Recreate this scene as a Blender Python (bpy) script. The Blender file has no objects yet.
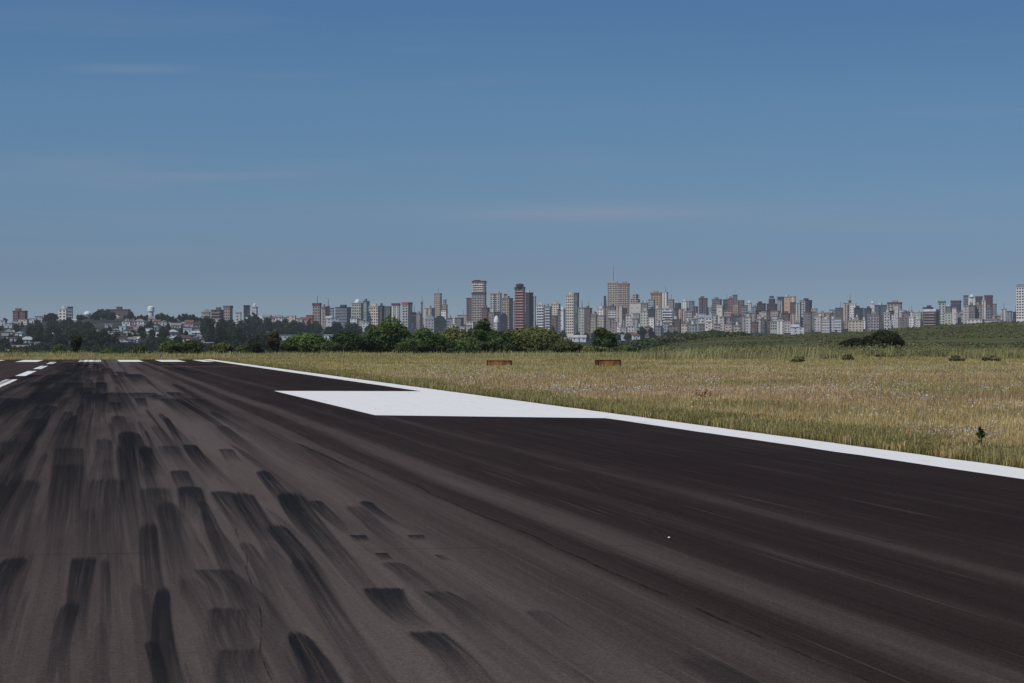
import bpy, math, random
import numpy as np
from mathutils import Vector

random.seed(11)
rng = np.random.default_rng(11)
R = math.radians
F, HZ, H = 2418.0, 344.0, 1.51            # focal length in photo pixels, horizon row, eye height (m)
TH = math.atan((512 - 97) / F)            # runway heading relative to +Y
C = bpy.data.collections.new('scene'); bpy.context.scene.collection.children.link(C)

def px(u, Y): return (u - 512) / F * Y
def zz(v, Y): return H + (HZ - v) / F * Y
def rw(u, v):                              # photo point on the runway -> runway metres (across, along)
    Y = F * H / (v - HZ); X = px(u, Y)
    return X * math.cos(TH) + Y * math.sin(TH), -X * math.sin(TH) + Y * math.cos(TH)
def rw2w(a, b): return a * math.cos(TH) - b * math.sin(TH), a * math.sin(TH) + b * math.cos(TH)

# ------------------------------------------------------------------ terrain
UK = np.array([-900, 0, 60, 120, 200, 260, 370, 480, 560, 640, 680, 710, 740, 780, 840, 900, 960, 1024, 1800.])
YK = np.array([300, 345, 420, 650, 900, 1100, 1500, 2000, 2500, 3000, 4000, 6000, 14000.])
def row(s): return [float(t) for t in s.split()]
ZT = []
VR = {
 420: '366 366 366 366 366 366 366 366 363 355 353.5 352 351 350 348.5 347 345.5 344 338',
 650: '372 372 372 372 372 372 372 372 368 352 343 339 336.5 334.5 330.5 327 325 322.5 312',
 900: '364 364 364 364 364 364 362 360 352 343 339 337 339 340 338 336 334 332 322',
 1100:'356 356 355 354 355 356 357 357 353 349 346 344 344 344 342 340 338 336 326',
 1500:'346 346 345 344 345 348 351 352 352 350 349 348 347 346 345 344 343 342 330',
 2000:'334 333 332 331 332 338 342 345 347 344 343 342 341 341 340 339 338 337 328',
 2500:'325 324 320 318 321 326 332 338 341 338 337 336 335 335 334 333 332 331 326',
 3000:'326 327 325 324 325 328 330 333 335 332 331 331 330 330 329 329 328 328 324',
 4000:'330 330 330 330 330 328 326 322 320 318 318 318 318 318 318 318 319 319 322',
 6000:'338 338 338 338 338 337 336 335 334 333 333 333 333 333 333 333 333 333 333',
 14000:'343 343 343 343 343 343 343 343 343 343 343 343 343 343 343 343 343 343 343'}
for Y in YK:
    if Y <= 345: ZT.append([0.0] * len(UK))
    else: ZT.append([zz(v, Y) for v in row(VR[int(Y)])])
ZT = np.array(ZT)
def gz(X, Y):
    X = np.asarray(X, float); Y = np.asarray(Y, float)
    Yc = np.clip(Y, 300, 13999); u = np.clip(512 + F * X / np.maximum(Yc, 60), -899, 1799)
    i = np.clip(np.searchsorted(YK, Yc, side='right') - 1, 0, len(YK) - 2)
    j = np.clip(np.searchsorted(UK, u, side='right') - 1, 0, len(UK) - 2)
    t = (Yc - YK[i]) / (YK[i + 1] - YK[i]); s = (u - UK[j]) / (UK[j + 1] - UK[j])
    t = np.where(Yc > 420, t, t * t * (3 - 2 * t))
    z = (ZT[i, j] * (1 - s) + ZT[i, j + 1] * s) * (1 - t) + (ZT[i + 1, j] * (1 - s) + ZT[i + 1, j + 1] * s) * t
    w = np.clip((Y - 330) / 200, 0, 1)
    return z + w * (0.35 * np.sin(X * .045 + Y * .011) + 0.3 * np.sin(X * .11 - Y * .03 + 1.3))
def gz1(X, Y): return float(gz(X, Y))

# ------------------------------------------------------------------ material helpers
def newmat(name):
    m = bpy.data.materials.new(name); m.use_nodes = True
    nt = m.node_tree; nt.nodes.clear()
    return m, nt
class N:
    def __init__(s, nt): s.nt = nt
    def n(s, t, **k):
        o = s.nt.nodes.new('ShaderNode' + t)
        for a, b in k.items(): setattr(o, a, b)
        return o
    def l(s, a, b): s.nt.links.new(a, b)
    def math(s, op, a, b=None, c=None, clamp=False):
        o = s.n('Math', operation=op, use_clamp=clamp)
        for i, v in enumerate((a, b, c)):
            if v is None: continue
            if isinstance(v, (int, float)): o.inputs[i].default_value = v
            else: s.l(v, o.inputs[i])
        return o.outputs[0]
    def mix(s, f, a, b, bt='MIX'):
        o = s.n('Mix', data_type='RGBA', blend_type=bt)
        for i, v in ((0, f), (6, a), (7, b)):
            if isinstance(v, (int, float)): o.inputs[i].default_value = v
            elif isinstance(v, (tuple, list)): o.inputs[i].default_value = (*v[:3], 1)
            else: s.l(v, o.inputs[i])
        return o.outputs[2]
    def noise(s, vec, scale, detail=4, rough=.55, dims='3D'):
        o = s.n('TexNoise', noise_dimensions=dims); o.inputs['Scale'].default_value = scale
        o.inputs['Detail'].default_value = detail; o.inputs['Roughness'].default_value = rough
        if vec is not None: s.l(vec, o.inputs['W' if dims == '1D' else 'Vector'])
        return o.outputs[0]
    def ramp(s, f, stops, interp='LINEAR'):
        o = s.n('ValToRGB'); r = o.color_ramp; r.interpolation = interp
        while len(r.elements) < len(stops): r.elements.new(.5)
        for e, (p, c) in zip(r.elements, stops):
            e.position = p; e.color = (*c, 1) if isinstance(c, (tuple, list)) else (c, c, c, 1)
        s.l(f, o.inputs[0]); return o.outputs[0]
    def mapr(s, v, a, b, c=0., d=1., interp='LINEAR'):
        o = s.n('MapRange', interpolation_type=interp); s.l(v, o.inputs[0])
        for i, q in enumerate((a, b, c, d)): o.inputs[i + 1].default_value = q
        return o.outputs[0]
    def scale(s, vec, sc, loc=(0, 0, 0)):
        o = s.n('Mapping'); s.l(vec, o.inputs[0]); o.inputs[3].default_value = sc; o.inputs[1].default_value = loc
        return o.outputs[0]
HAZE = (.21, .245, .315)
def finish(g, color, rough=.8, spec=.2, haze=True, bump=None, transl=0, alpha=None):
    b = g.n('BsdfPrincipled')
    if isinstance(color, tuple): b.inputs['Base Color'].default_value = (*color, 1)
    else: g.l(color, b.inputs['Base Color'])
    if isinstance(rough, (int, float)): b.inputs['Roughness'].default_value = rough
    else: g.l(rough, b.inputs['Roughness'])
    b.inputs['Specular IOR Level'].default_value = spec
    if bump is not None:
        o = g.n('Bump'); o.inputs['Strength'].default_value = bump[1]; o.inputs['Distance'].default_value = bump[2]
        g.l(bump[0], o.inputs['Height']); g.l(o.outputs[0], b.inputs['Normal'])
    if alpha is not None: g.l(alpha, b.inputs['Alpha'])
    sh = b.outputs[0]
    if transl:
        t = g.n('BsdfTranslucent')
        if isinstance(color, tuple): t.inputs[0].default_value = (*color, 1)
        else: g.l(color, t.inputs[0])
        m = g.n('MixShader'); m.inputs[0].default_value = transl; g.l(sh, m.inputs[1]); g.l(t.outputs[0], m.inputs[2]); sh = m.outputs[0]
    if haze:                                   # aerial haze painted into the surface: bluish glow that grows with distance
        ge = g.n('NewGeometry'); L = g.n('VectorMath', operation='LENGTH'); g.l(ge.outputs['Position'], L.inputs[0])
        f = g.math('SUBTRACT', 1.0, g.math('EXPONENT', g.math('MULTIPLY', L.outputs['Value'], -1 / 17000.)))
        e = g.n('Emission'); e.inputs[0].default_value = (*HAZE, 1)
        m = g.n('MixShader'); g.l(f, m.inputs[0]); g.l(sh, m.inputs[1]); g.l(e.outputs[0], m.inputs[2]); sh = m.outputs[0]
    o = g.n('OutputMaterial'); g.l(sh, o.inputs[0])

def simple(name, col, rough=.8, var=.25, scale=2., spec=.2, haze=True):
    m, nt = newmat(name); g = N(nt); tc = g.n('TexCoord')
    n = g.noise(tc.outputs['Object'], scale, 4)
    c = g.mix(n, tuple(x * (1 - var) for x in col), tuple(min(1, x * (1 + var)) for x in col))
    finish(g, c, rough, spec, haze); return m

def facade_mat(name, style):
    m, nt = newmat(name); g = N(nt)
    uv = g.n('UVMap'); sx = g.n('SeparateXYZ'); g.l(uv.outputs[0], sx.inputs[0])
    oi = g.n('ObjectInfo'); rnd = oi.outputs['Random']
    U, V = sx.outputs[0], sx.outputs[1]
    def cell(x, per, lo, hi):
        fr = g.math('FRACT', g.math('DIVIDE', x, per))
        return g.math('MULTIPLY', g.math('GREATER_THAN', fr, lo), g.math('LESS_THAN', fr, hi))
    per = g.math('ADD', g.math('MULTIPLY', rnd, 1.6), 2.6)
    if style == 'grid': msk = g.math('MULTIPLY', cell(U, per, .22, .72), cell(V, 3.0, .3, .8))
    elif style == 'band': msk = g.math('MULTIPLY', cell(V, 3.1, .35, .82), g.math('ADD', .55, g.math('MULTIPLY', .45, cell(U, per, .1, .8))))
    elif style == 'vert': msk = g.math('MULTIPLY', cell(U, g.math('ADD', per, 1.6), .35, .7), g.math('ADD', .6, g.math('MULTIPLY', .4, cell(V, 3.0, .25, .8))))
    elif style == 'glass': msk = g.math('MULTIPLY', cell(U, 1.6, .08, .92), cell(V, 3.2, .06, .86))
    else: msk = g.math('MULTIPLY', cell(U, 7.0, .4, .6), cell(V, 6.0, .4, .6))
    vm = g.n('CombineXYZ'); g.l(g.math('FLOOR', g.math('DIVIDE', U, per)), vm.inputs[0]); g.l(g.math('FLOOR', g.math('DIVIDE', V, 3.0)), vm.inputs[1]); g.l(rnd, vm.inputs[2])
    wn = g.n('TexWhiteNoise'); g.l(vm.outputs[0], wn.inputs[0])
    if style == 'glass':
        glass = g.ramp(wn.outputs[0], [(0, .75), (1, 1.4)]); gl = g.mix(1, oi.outputs['Color'], glass, 'MULTIPLY')
        fac = g.mix(msk, (.30, .32, .34), gl); col = fac
    else:
        st = g.noise(g.scale(uv.outputs[0], (.5, .06, 1)), 1.0, 5)
        wall = g.mix(1, oi.outputs['Color'], g.ramp(st, [(.2, .72), (.8, 1.12)]), 'MULTIPLY')
        dark = g.ramp(wn.outputs[0], [(0, (.025, .03, .04)), (.7, (.07, .075, .09)), (1, (.2, .2, .19))])
        col = g.mix(g.math('MULTIPLY', msk, .85), wall, dark)
        blk = g.math('MULTIPLY', g.math('LESS_THAN', V, -1), 0.)
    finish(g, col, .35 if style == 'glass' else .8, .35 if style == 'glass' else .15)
    return m
FM = {s: facade_mat('facade_' + s, s) for s in ('grid', 'band', 'vert', 'glass', 'blank')}
def objcol(name, rough=.8, var=.2, spec=.15, scale=.3):
    m, nt = newmat(name); g = N(nt); tc = g.n('TexCoord'); oi = g.n('ObjectInfo')
    n = g.noise(tc.outputs['Object'], scale, 4)
    finish(g, g.mix(1, oi.outputs['Color'], g.ramp(n, [(.25, 1 - var), (.75, 1 + var)]), 'MULTIPLY'), rough, spec); return m
M_TRIM = objcol('painted_masonry'); M_ROOF = objcol('roof_tiles', .8, .35)
M_GLASS = simple('window_glass', (.05, .06, .08), .3, .3, .2, .4)
M_METAL = simple('weathered_metal', (.16, .15, .15), .6, .3)
M_BARK = simple('bark', (.07, .05, .035), .9, .4, 3)

def leafmat(name, transl=.25, objvar=.35):
    m, nt = newmat(name); g = N(nt); a = g.n('Attribute', attribute_name='Col'); oi = g.n('ObjectInfo')
    v = g.mapr(oi.outputs['Random'], 0, 1, 1 - objvar, 1 + objvar)
    cc = g.n('CombineColor'); [g.l(v, cc.inputs[i]) for i in range(3)]
    c = g.mix(1, a.outputs['Color'], cc.outputs[0], 'MULTIPLY')
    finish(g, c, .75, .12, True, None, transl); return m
M_LEAF = leafmat('foliage'); M_GRASS = leafmat('grass_blades', .45, 0)

# ------------------------------------------------------------------ mesh helpers
def link(name, me, mat=None, parent=None, loc=(0, 0, 0), rz=0., color=None):
    o = bpy.data.objects.new(name, me); C.objects.link(o); o.location = loc; o.rotation_euler = (0, 0, rz)
    if mat is not None and me is not None and not me.materials: me.materials.append(mat)
    if parent is not None: o.parent = parent
    if color: o.color = (*color, 1)
    return o
def tag(o, label=None, cat=None, group=None, kind=None):
    if label: o['label'] = label
    if cat: o['category'] = cat
    if group: o['group'] = group
    if kind: o['kind'] = kind
    return o
def quads(name, V, col=None, smooth=False):
    V = np.asarray(V, np.float32); n = len(V); me = bpy.data.meshes.new(name)
    me.vertices.add(4 * n); me.vertices.foreach_set('co', V.reshape(-1))
    me.loops.add(4 * n); me.loops.foreach_set('vertex_index', np.arange(4 * n, dtype=np.int32))
    me.polygons.add(n); me.polygons.foreach_set('loop_start', np.arange(0, 4 * n, 4, dtype=np.int32))
    try: me.polygons.foreach_set('loop_total', np.full(n, 4, dtype=np.int32))
    except Exception: pass
    if col is not None:
        a = me.color_attributes.new('Col', 'FLOAT_COLOR', 'POINT')
        c = np.ones((n, 4, 4), np.float32); c[:, :, :3] = col if col.ndim == 3 else col[:, None, :]
        a.data.foreach_set('color', c.reshape(-1))
    me.update(calc_edges=True); me.validate(); return me
class MB:
    def __init__(s): s.v = []; s.f = []; s.uv = []
    def face(s, pts, uv=None):
        i = len(s.v); s.v += pts; s.f.append(list(range(i, i + len(pts)))); s.uv += uv or [(0, -9)] * len(pts)
    def box(s, x0, x1, y0, y1, z0, z1, bottom=False):
        a = [(x0, y0), (x1, y0), (x1, y1), (x0, y1)]; u = 0.
        for k in range(4):
            p, q = a[k], a[(k + 1) % 4]; L = math.dist(p, q)
            s.face([(*p, z0), (*q, z0), (*q, z1), (*p, z1)], [(u, z0), (u + L, z0), (u + L, z1), (u, z1)]); u += L
        s.face([(*p, z1) for p in a])
        if bottom: s.face([(*p, z0) for p in reversed(a)])
        return s
    def cyl(s, x, y, z0, z1, r0, r1, n=12, cap=True, tip=None):
        P = [(math.cos(2 * math.pi * k / n), math.sin(2 * math.pi * k / n)) for k in range(n)]
        for k in range(n):
            p, q = P[k], P[(k + 1) % n]
            s.face([(x + p[0] * r0, y + p[1] * r0, z0), (x + q[0] * r0, y + q[1] * r0, z0), (x + q[0] * r1, y + q[1] * r1, z1), (x + p[0] * r1, y + p[1] * r1, z1)],
                   [(k, z0), (k + 1, z0), (k + 1, z1), (k, z1)])
        if cap: s.face([(x + p[0] * r1, y + p[1] * r1, z1) for p in P])
        return s
    def dome(s, x, y, z, r, h, n=14, m=5):
        for j in range(m):
            a0, a1 = math.pi / 2 * j / m, math.pi / 2 * (j + 1) / m
            s.cyl(x, y, z + h * math.sin(a0), z + h * math.sin(a1), r * math.cos(a0), r * math.cos(a1) + 1e-3, n, False)
        return s
    def tube(s, p, q, r0, r1, n=6):
        p, q = Vector(p), Vector(q); d = (q - p).normalized(); a = d.orthogonal().normalized(); b = d.cross(a)
        ring = lambda c, r: [tuple(c + (a * math.cos(2 * math.pi * k / n) + b * math.sin(2 * math.pi * k / n)) * r) for k in range(n)]
        A, B = ring(p, r0), ring(q, r1)
        for k in range(n): s.face([A[k], A[(k + 1) % n], B[(k + 1) % n], B[k]])
        return s
    def gable(s, x0, x1, y0, y1, z0, h, o=.5):
        x0 -= o; x1 += o; y0 -= o; y1 += o; ym = (y0 + y1) / 2; z0 += .003
        s.face([(x0, y0, z0), (x1, y0, z0), (x1, ym, z0 + h), (x0, ym, z0 + h)])
        s.face([(x1, y1, z0), (x0, y1, z0), (x0, ym, z0 + h), (x1, ym, z0 + h)])
        s.face([(x0, y1, z0), (x0, y0, z0), (x0, ym, z0 + h)]); s.face([(x1, y0, z0), (x1, y1, z0), (x1, ym, z0 + h)])
        s.face([(x0, y0, z0), (x0, y1, z0), (x1, y1, z0), (x1, y0, z0)])
        return s
    def hip(s, x0, x1, y0, y1, z0, h, o=.5):
        x0 -= o; x1 += o; y0 -= o; y1 += o; ym = (y0 + y1) / 2; i = min((y1 - y0) / 2, (x1 - x0) * .45); z0 += .003
        s.face([(x0, y0, z0), (x1, y0, z0), (x1 - i, ym, z0 + h), (x0 + i, ym, z0 + h)])
        s.face([(x1, y1, z0), (x0, y1, z0), (x0 + i, ym, z0 + h), (x1 - i, ym, z0 + h)])
        s.face([(x0, y1, z0), (x0, y0, z0), (x0 + i, ym, z0 + h)]); s.face([(x1, y0, z0), (x1, y1, z0), (x1 - i, ym, z0 + h)])
        s.face([(x0, y0, z0), (x0, y1, z0), (x1, y1, z0), (x1, y0, z0)])
        return s
    def mesh(s, name):
        me = bpy.data.meshes.new(name); me.from_pydata(s.v, [], s.f)
        uv = me.uv_layers.new(name='UVMap'); uv.data.foreach_set('uv', np.array(s.uv, np.float32).reshape(-1)); me.update(); return me
    def build(s, name, mat, parent=None, loc=(0, 0, 0), rz=0., color=None): return link(name, s.mesh(name), mat, parent, loc, rz, color)

# ------------------------------------------------------------------ ground
def axis(segs):
    out = []
    for a, b, st in segs: out += list(np.arange(a, b, st))
    return np.array(out + [segs[-1][1]])
gx = axis([(-9000, -1500, 700), (-1500, -800, 70), (-800, -260, 14), (-260, 260, 5), (260, 800, 14), (800, 1500, 70), (1500, 9000, 700)])
gy = axis([(-900, -100, 100), (-100, 280, 20), (280, 1000, 9), (1000, 4200, 40), (4200, 14000, 600)])
GX, GY = np.meshgrid(gx, gy); GZ = gz(GX, GY) - .02
nx, ny = len(gx), len(gy)
me = bpy.data.meshes.new('ground'); idx = np.arange(nx * ny).reshape(ny, nx)
fq = np.stack([idx[:-1, :-1], idx[:-1, 1:], idx[1:, 1:], idx[1:, :-1]], -1).reshape(-1, 4)
me.from_pydata(np.stack([GX, GY, GZ], -1).reshape(-1, 3).tolist(), [], fq.tolist())
me.polygons.foreach_set('use_smooth', [True] * len(me.polygons))
m, nt = newmat('ground_soil_and_turf'); g = N(nt); ge = g.n('NewGeometry'); sp = g.n('SeparateXYZ'); P = ge.outputs['Position']; g.l(P, sp.inputs[0])
n1 = g.noise(P, .05, 6); n2 = g.noise(P, .6, 5); n3 = g.noise(g.scale(P, (.05, .02, .05)), 1, 5, .65)
near = g.mix(n2, (.14, .115, .045), (.26, .21, .09))
ridge = g.ramp(g.math('ADD', g.math('MULTIPLY', n1, .6), g.math('MULTIPLY', n3, .4)), [(.36, (.058, .068, .028)), (.5, (.088, .095, .038)), (.64, (.145, .132, .058))])
ridge = g.mix(g.math('MULTIPLY', n2, .5), ridge, (.03, .04, .016))
far = g.mix(g.ramp(g.noise(P, .03, 5), [(.4, 0.), (.6, 1.)]), (.012, .02, .012), (.06, .06, .045))
c = g.mix(g.mapr(sp.outputs[1], 310, 360), near, ridge); c = g.mix(g.mapr(sp.outputs[1], 900, 1050), c, far)
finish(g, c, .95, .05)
tag(link('ground', me, m), kind='structure')

# ------------------------------------------------------------------ runway (local x across, y along)
HC = H * math.cos(TH)
XC, XI, XO = -2.38 * HC, 6.80 * HC, 7.37 * HC            # centreline, inner and outer edge of the side stripe
HALF = XO - XC; YEND = 238.
m, nt = newmat('runway_asphalt'); g = N(nt); tc = g.n('TexCoord'); ob = tc.outputs['Object']; sp = g.n('SeparateXYZ'); g.l(ob, sp.inputs[0])
wob = g.math('MULTIPLY', g.math('SUBTRACT', g.noise(g.scale(ob, (.25, .03, 1)), 1, 3), .5), .55)
k = g.math('DIVIDE', g.math('ADD', sp.outputs[0], wob), HC)
def kk(v): return (v + 12) / 20.
prof = [(-12, .22), (-6, .3), (-3, .42), (-1.6, .5), (-.3, .6), (.3, .8), (1.25, .9), (1.42, .66), (1.58, .86), (1.75, .55), (1.93, .45), (2.1, .62), (2.26, .24), (2.42, .2),
        (2.58, .66), (2.72, .5), (2.85, .12), (3.12, .1), (3.24, .27), (3.4, .07), (3.72, .08), (3.92, .42), (4.12, .1), (4.6, .05), (5.2, .07), (6, .03), (6.6, .06)]
base = g.ramp(g.math('DIVIDE', g.math('ADD', k, 12), 20), [(kk(a), b) for a, b in prof])
st1 = g.noise(g.scale(ob, (5.5, .035, 1)), 1, 5, .65); st2 = g.noise(g.scale(ob, (1.3, .025, 1)), 1, 4, .6); st3 = g.noise(g.scale(ob, (22, .3, 1)), 1, 4, .6)
f = g.math('ADD', base, g.math('MULTIPLY', g.math('SUBTRACT', st1, .5), .46)); f = g.math('ADD', f, g.math('MULTIPLY', g.math('SUBTRACT', st2, .5), .38))
f = g.math('ADD', f, g.math('MULTIPLY', g.math('SUBTRACT', st3, .5), .34))
st4 = g.noise(g.scale(ob, (70, .35, 1), (5, 1, 0)), 1, 3, .6); f = g.math('ADD', f, g.math('MULTIPLY', g.math('SUBTRACT', st4, .5), .2))
blot = g.noise(g.scale(ob, (.35, .12, 1)), 1, 5, .6); f = g.math('ADD', f, g.math('MULTIPLY', g.math('SUBTRACT', blot, .5), .25))
far = g.math('MULTIPLY', g.mapr(sp.outputs[1], 60, 160), g.mapr(sp.outputs[0], -2, 9)); f = g.math('SUBTRACT', f, g.math('MULTIPLY', far, -.12), clamp=True)
col = g.ramp(f, [(0, (.0215, .0138, .0115)), (.25, (.033, .0232, .0195)), (.6, (.069, .053, .047)), (1, (.112, .089, .079))])
sc_ = g.ramp(g.noise(g.scale(ob, (30, .16, 1), (3, 0, 0)), 1, 2, .5), [(.62, 0.), (.68, .16)]); col = g.mix(sc_, col, (.20, .165, .15))
sc2 = g.ramp(g.noise(g.scale(ob, (16, .25, 1), (9, 0, 0)), 1, 3, .6), [(.30, .4), (.38, 0.)]); col = g.mix(sc2, col, (.02, .016, .015))
ag = g.noise(ob, 60, 3, .7); ag2 = g.noise(ob, 18, 4, .7)
col = g.mix(1, col, (1.0, .975, .965), 'MULTIPLY'); col = g.mix(1, col, g.ramp(ag, [(.3, .55), (.7, 1.45)]), 'MULTIPLY'); col = g.mix(1, col, g.ramp(ag2, [(.3, .8), (.7, 1.2)]), 'MULTIPLY')
finish(g, col, .95, .05, False, (ag, .35, .01))
M_ASPH = m
rwy = MB(); rwy.face([(XC - HALF, -260, 0), (XO + .1, -260, 0), (XO + .1, YEND, 0), (XC - HALF, YEND, 0)])
runway = tag(rwy.build('runway', M_ASPH, None, (0, 0, .01), TH), kind='structure')

def paint_mat(name, wear):
    m, nt = newmat(name); g = N(nt); tc = g.n('TexCoord'); ob = tc.outputs['Object']
    n = g.noise(g.scale(ob, (3, .5, 1)), 1, 6, .6); n2 = g.noise(ob, 40, 3, .7); n3 = g.noise(g.scale(ob, (6, .12, 1)), 1, 4)
    c = g.mix(g.math('MULTIPLY', n, .6), (.84, .815, .77), (.66, .64, .61)); c = g.mix(1, c, g.ramp(n2, [(.3, .9), (.7, 1.05)]), 'MULTIPLY')
    w = g.ramp(g.math('ADD', g.math('MULTIPLY', n3, .6), g.math('MULTIPLY', n, .4)), [(wear, 1.), (wear + .07, 0.)])
    c = g.mix(g.math('MULTIPLY', w, .55), c, (.12, .11, .11)); finish(g, c, .8, .15, False); return m
M_PAINT = paint_mat('white_runway_paint', .33); M_OLDP = paint_mat('worn_runway_paint', .38)
def strip(name, xs, ys, mat, z=.004, wig=0.02):
    x0, x1 = xs; y0, y1 = ys; b = MB(); n = max(2, int((y1 - y0) / 1.0)); L = []
    for i in range(n + 1):
        y = y0 + (y1 - y0) * i / n; L.append((x0 + random.uniform(-wig, wig), x1 + random.uniform(-wig, wig), y))
    for p, q in zip(L, L[1:]): b.face([(p[0], p[2], z), (p[1], p[2], z), (q[1], q[2], z), (q[0], q[2], z)])
    o = b.build(name, mat, runway); return o
strip('edge_line', (XI, XO), (-250, YEND - .5), M_PAINT)
strip('edge_line', (XC - (XO - XC), XC - (XI - XC)), (-250, YEND - .5), M_PAINT)
ya = rw(274, 391.3)[1]; yb = rw(375, 415.8)[1]
b = MB(); b.face([(*rw(u_, v_), .0037) for u_, v_ in ((375, 415.8), (616, 418.9), (427, 391.7), (274, 391.3))]); b.build('aiming_point_marking', M_PAINT, runway)
strip('aiming_point_marking', (2 * XC - XI + .002, 2 * XC - 3.84 * HC), (yb, ya), M_PAINT, .004, .01)
for a, b_ in ((2., 3.9), (5.4, 7.4), (8.9, 11.0), (12.4, 14.2 - (XO - XI)), (-3.2, -1.4), (-6.8, -4.9), (-10.3, -8.4), (-13.7, -11.9)):
    strip('threshold_bar', (XC + a, XC + b_), (206, 231), M_PAINT, .0042)
for v0, v1 in ((388.5, 379.6), (376.2, 371.2), (369.2, 366.1), (364.1, 362.2)):
    strip('centreline_dash', (XC - .24, XC + .24), (rw(20, v0)[1], rw(40, v1)[1]), M_PAINT)
for k in range(1, 5): strip('centreline_dash', (XC - .24, XC + .24), (rw(20, 388)[1] - 50 * k, rw(20, 388)[1] - 50 * k + 28), M_PAINT)
m, nt = newmat('faded_yellow_paint'); g = N(nt); tc = g.n('TexCoord'); n = g.noise(tc.outputs['Object'], 2.5, 5)
finish(g, (.42, .33, .14), .85, .1, False, None, 0, g.ramp(n, [(.35, 0.), (.7, .7)]))
strip('faded_yellow_line', (4, XI - .3), (rw(200, 366.8)[1], rw(200, 366.8)[1] + 1.6), m, .0035)

# rubber marks: a fan of fine streaks, dark where the tyre touched down, fading towards the camera
m, nt = newmat('tyre_rubber'); g = N(nt); uv = g.n('UVMap'); oi = g.n('ObjectInfo'); sx = g.n('SeparateXYZ'); g.l(uv.outputs[0], sx.inputs[0]); U, V = sx.outputs[0], sx.outputs[1]
a = g.n('Attribute', attribute_name='Col'); rn = g.n('Attribute', attribute_name='Rnd'); den = g.n('SeparateColor'); g.l(a.outputs['Color'], den.inputs[0])
vv = g.n('CombineXYZ'); g.l(g.math('MULTIPLY', U, den.outputs[1]), vv.inputs[0]); g.l(g.math('MULTIPLY', V, .05), vv.inputs[1]); g.l(g.math('MULTIPLY', rn.outputs['Fac'], 90), vv.inputs[2])
s1 = g.noise(vv.outputs[0], 26, 4, .7); vb = g.n('Mapping'); g.l(vv.outputs[0], vb.inputs[0]); vb.inputs[3].default_value = (60, 1.2, 1); s2 = g.noise(vb.outputs[0], 1, 2)
eu = g.math('MULTIPLY', g.mapr(U, 0, .15, 0, 1, 'SMOOTHSTEP'), g.mapr(U, 1, .85, 0, 1, 'SMOOTHSTEP'))
arc = g.math('MULTIPLY', g.math('POWER', g.math('ABSOLUTE', g.math('SUBTRACT', g.math('MULTIPLY', U, 2), 1)), 2.5), den.outputs[2])
Vs = g.math('SUBTRACT', V, g.math('ADD', arc, g.math('MULTIPLY', g.math('SUBTRACT', s1, .3), .08)))
on = g.mapr(Vs, 0.0, .09, 0, 1, 'SMOOTHSTEP'); fade = g.math('POWER', g.mapr(Vs, .0, 1., 1, 0), .9)
q = g.math('MULTIPLY', g.math('MULTIPLY', on, fade), g.math('MULTIPLY', eu, den.outputs[0]))
q = g.math('MULTIPLY', q, g.ramp(s1, [(.38, 1.25), (.52, .9), (.64, .42)])); q = g.math('MULTIPLY', q, g.ramp(s2, [(.30, .3), (.38, 1.)]), clamp=True)
finish(g, (.0165, .0162, .0172), .85, .06, False, None, 0, q)
M_RUB = m; nmark = [0]
def mark(u0, u1, v0, w0, w1, v1, d, arc=.07, into=None):
    """corner points of one mark as read off the runway: far edge u0..u1 at v0, near edge w0..w1 at v1"""
    g_ = .06 if v1 - v0 > 12 else 0; u0, u1 = u0 - g_ * (u1 - u0), u1 + g_ * (u1 - u0); w0, w1 = w0 - g_ * (w1 - w0), w1 + g_ * (w1 - w0)
    A, B, Cc, D = rw(u0, v0), rw(u1, v0), rw(w0, v1), rw(w1, v1)
    b = MB(); n = 10; z = .0012 + nmark[0] * .00003; nmark[0] += 1; rd = random.random(); bend = random.uniform(-.03, .03) * min(1, max(0, v1 - v0 - 12) / 30)
    pt = lambda P, Q, t: (P[0] + (Q[0] - P[0]) * (t ** .8) + bend * math.sin(3.1 * t) * 2, P[1] + (Q[1] - P[1]) * t, z)
    for i in range(n):
        t, s = i / n, (i + 1) / n
        b.face([pt(A, Cc, s), pt(B, D, s), pt(B, D, t), pt(A, Cc, t)], [(0, s), (1, s), (1, t), (0, t)])
    at = [d, min(2.5, abs(B[0] - A[0]) + .05), arc, 1., rd]
    if into is not None: into.append((b, at)); return
    return marks_build('tyre_mark', [(b, at)])
def marks_build(name, L):
    q = MB(); cc = []; rr = []
    for b, at in L: q.f += [[i + len(q.v) for i in f] for f in b.f]; q.v += b.v; q.uv += b.uv; cc += [at[:4]] * len(b.v); rr += [at[4]] * len(b.v)
    me = q.mesh(name); me.color_attributes.new('Col', 'FLOAT_COLOR', 'POINT').data.foreach_set('color', np.array(cc, np.float32).reshape(-1))
    me.attributes.new('Rnd', 'FLOAT', 'POINT').data.foreach_set('value', np.array(rr, np.float32)); return link(name, me, M_RUB, runway)
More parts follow.
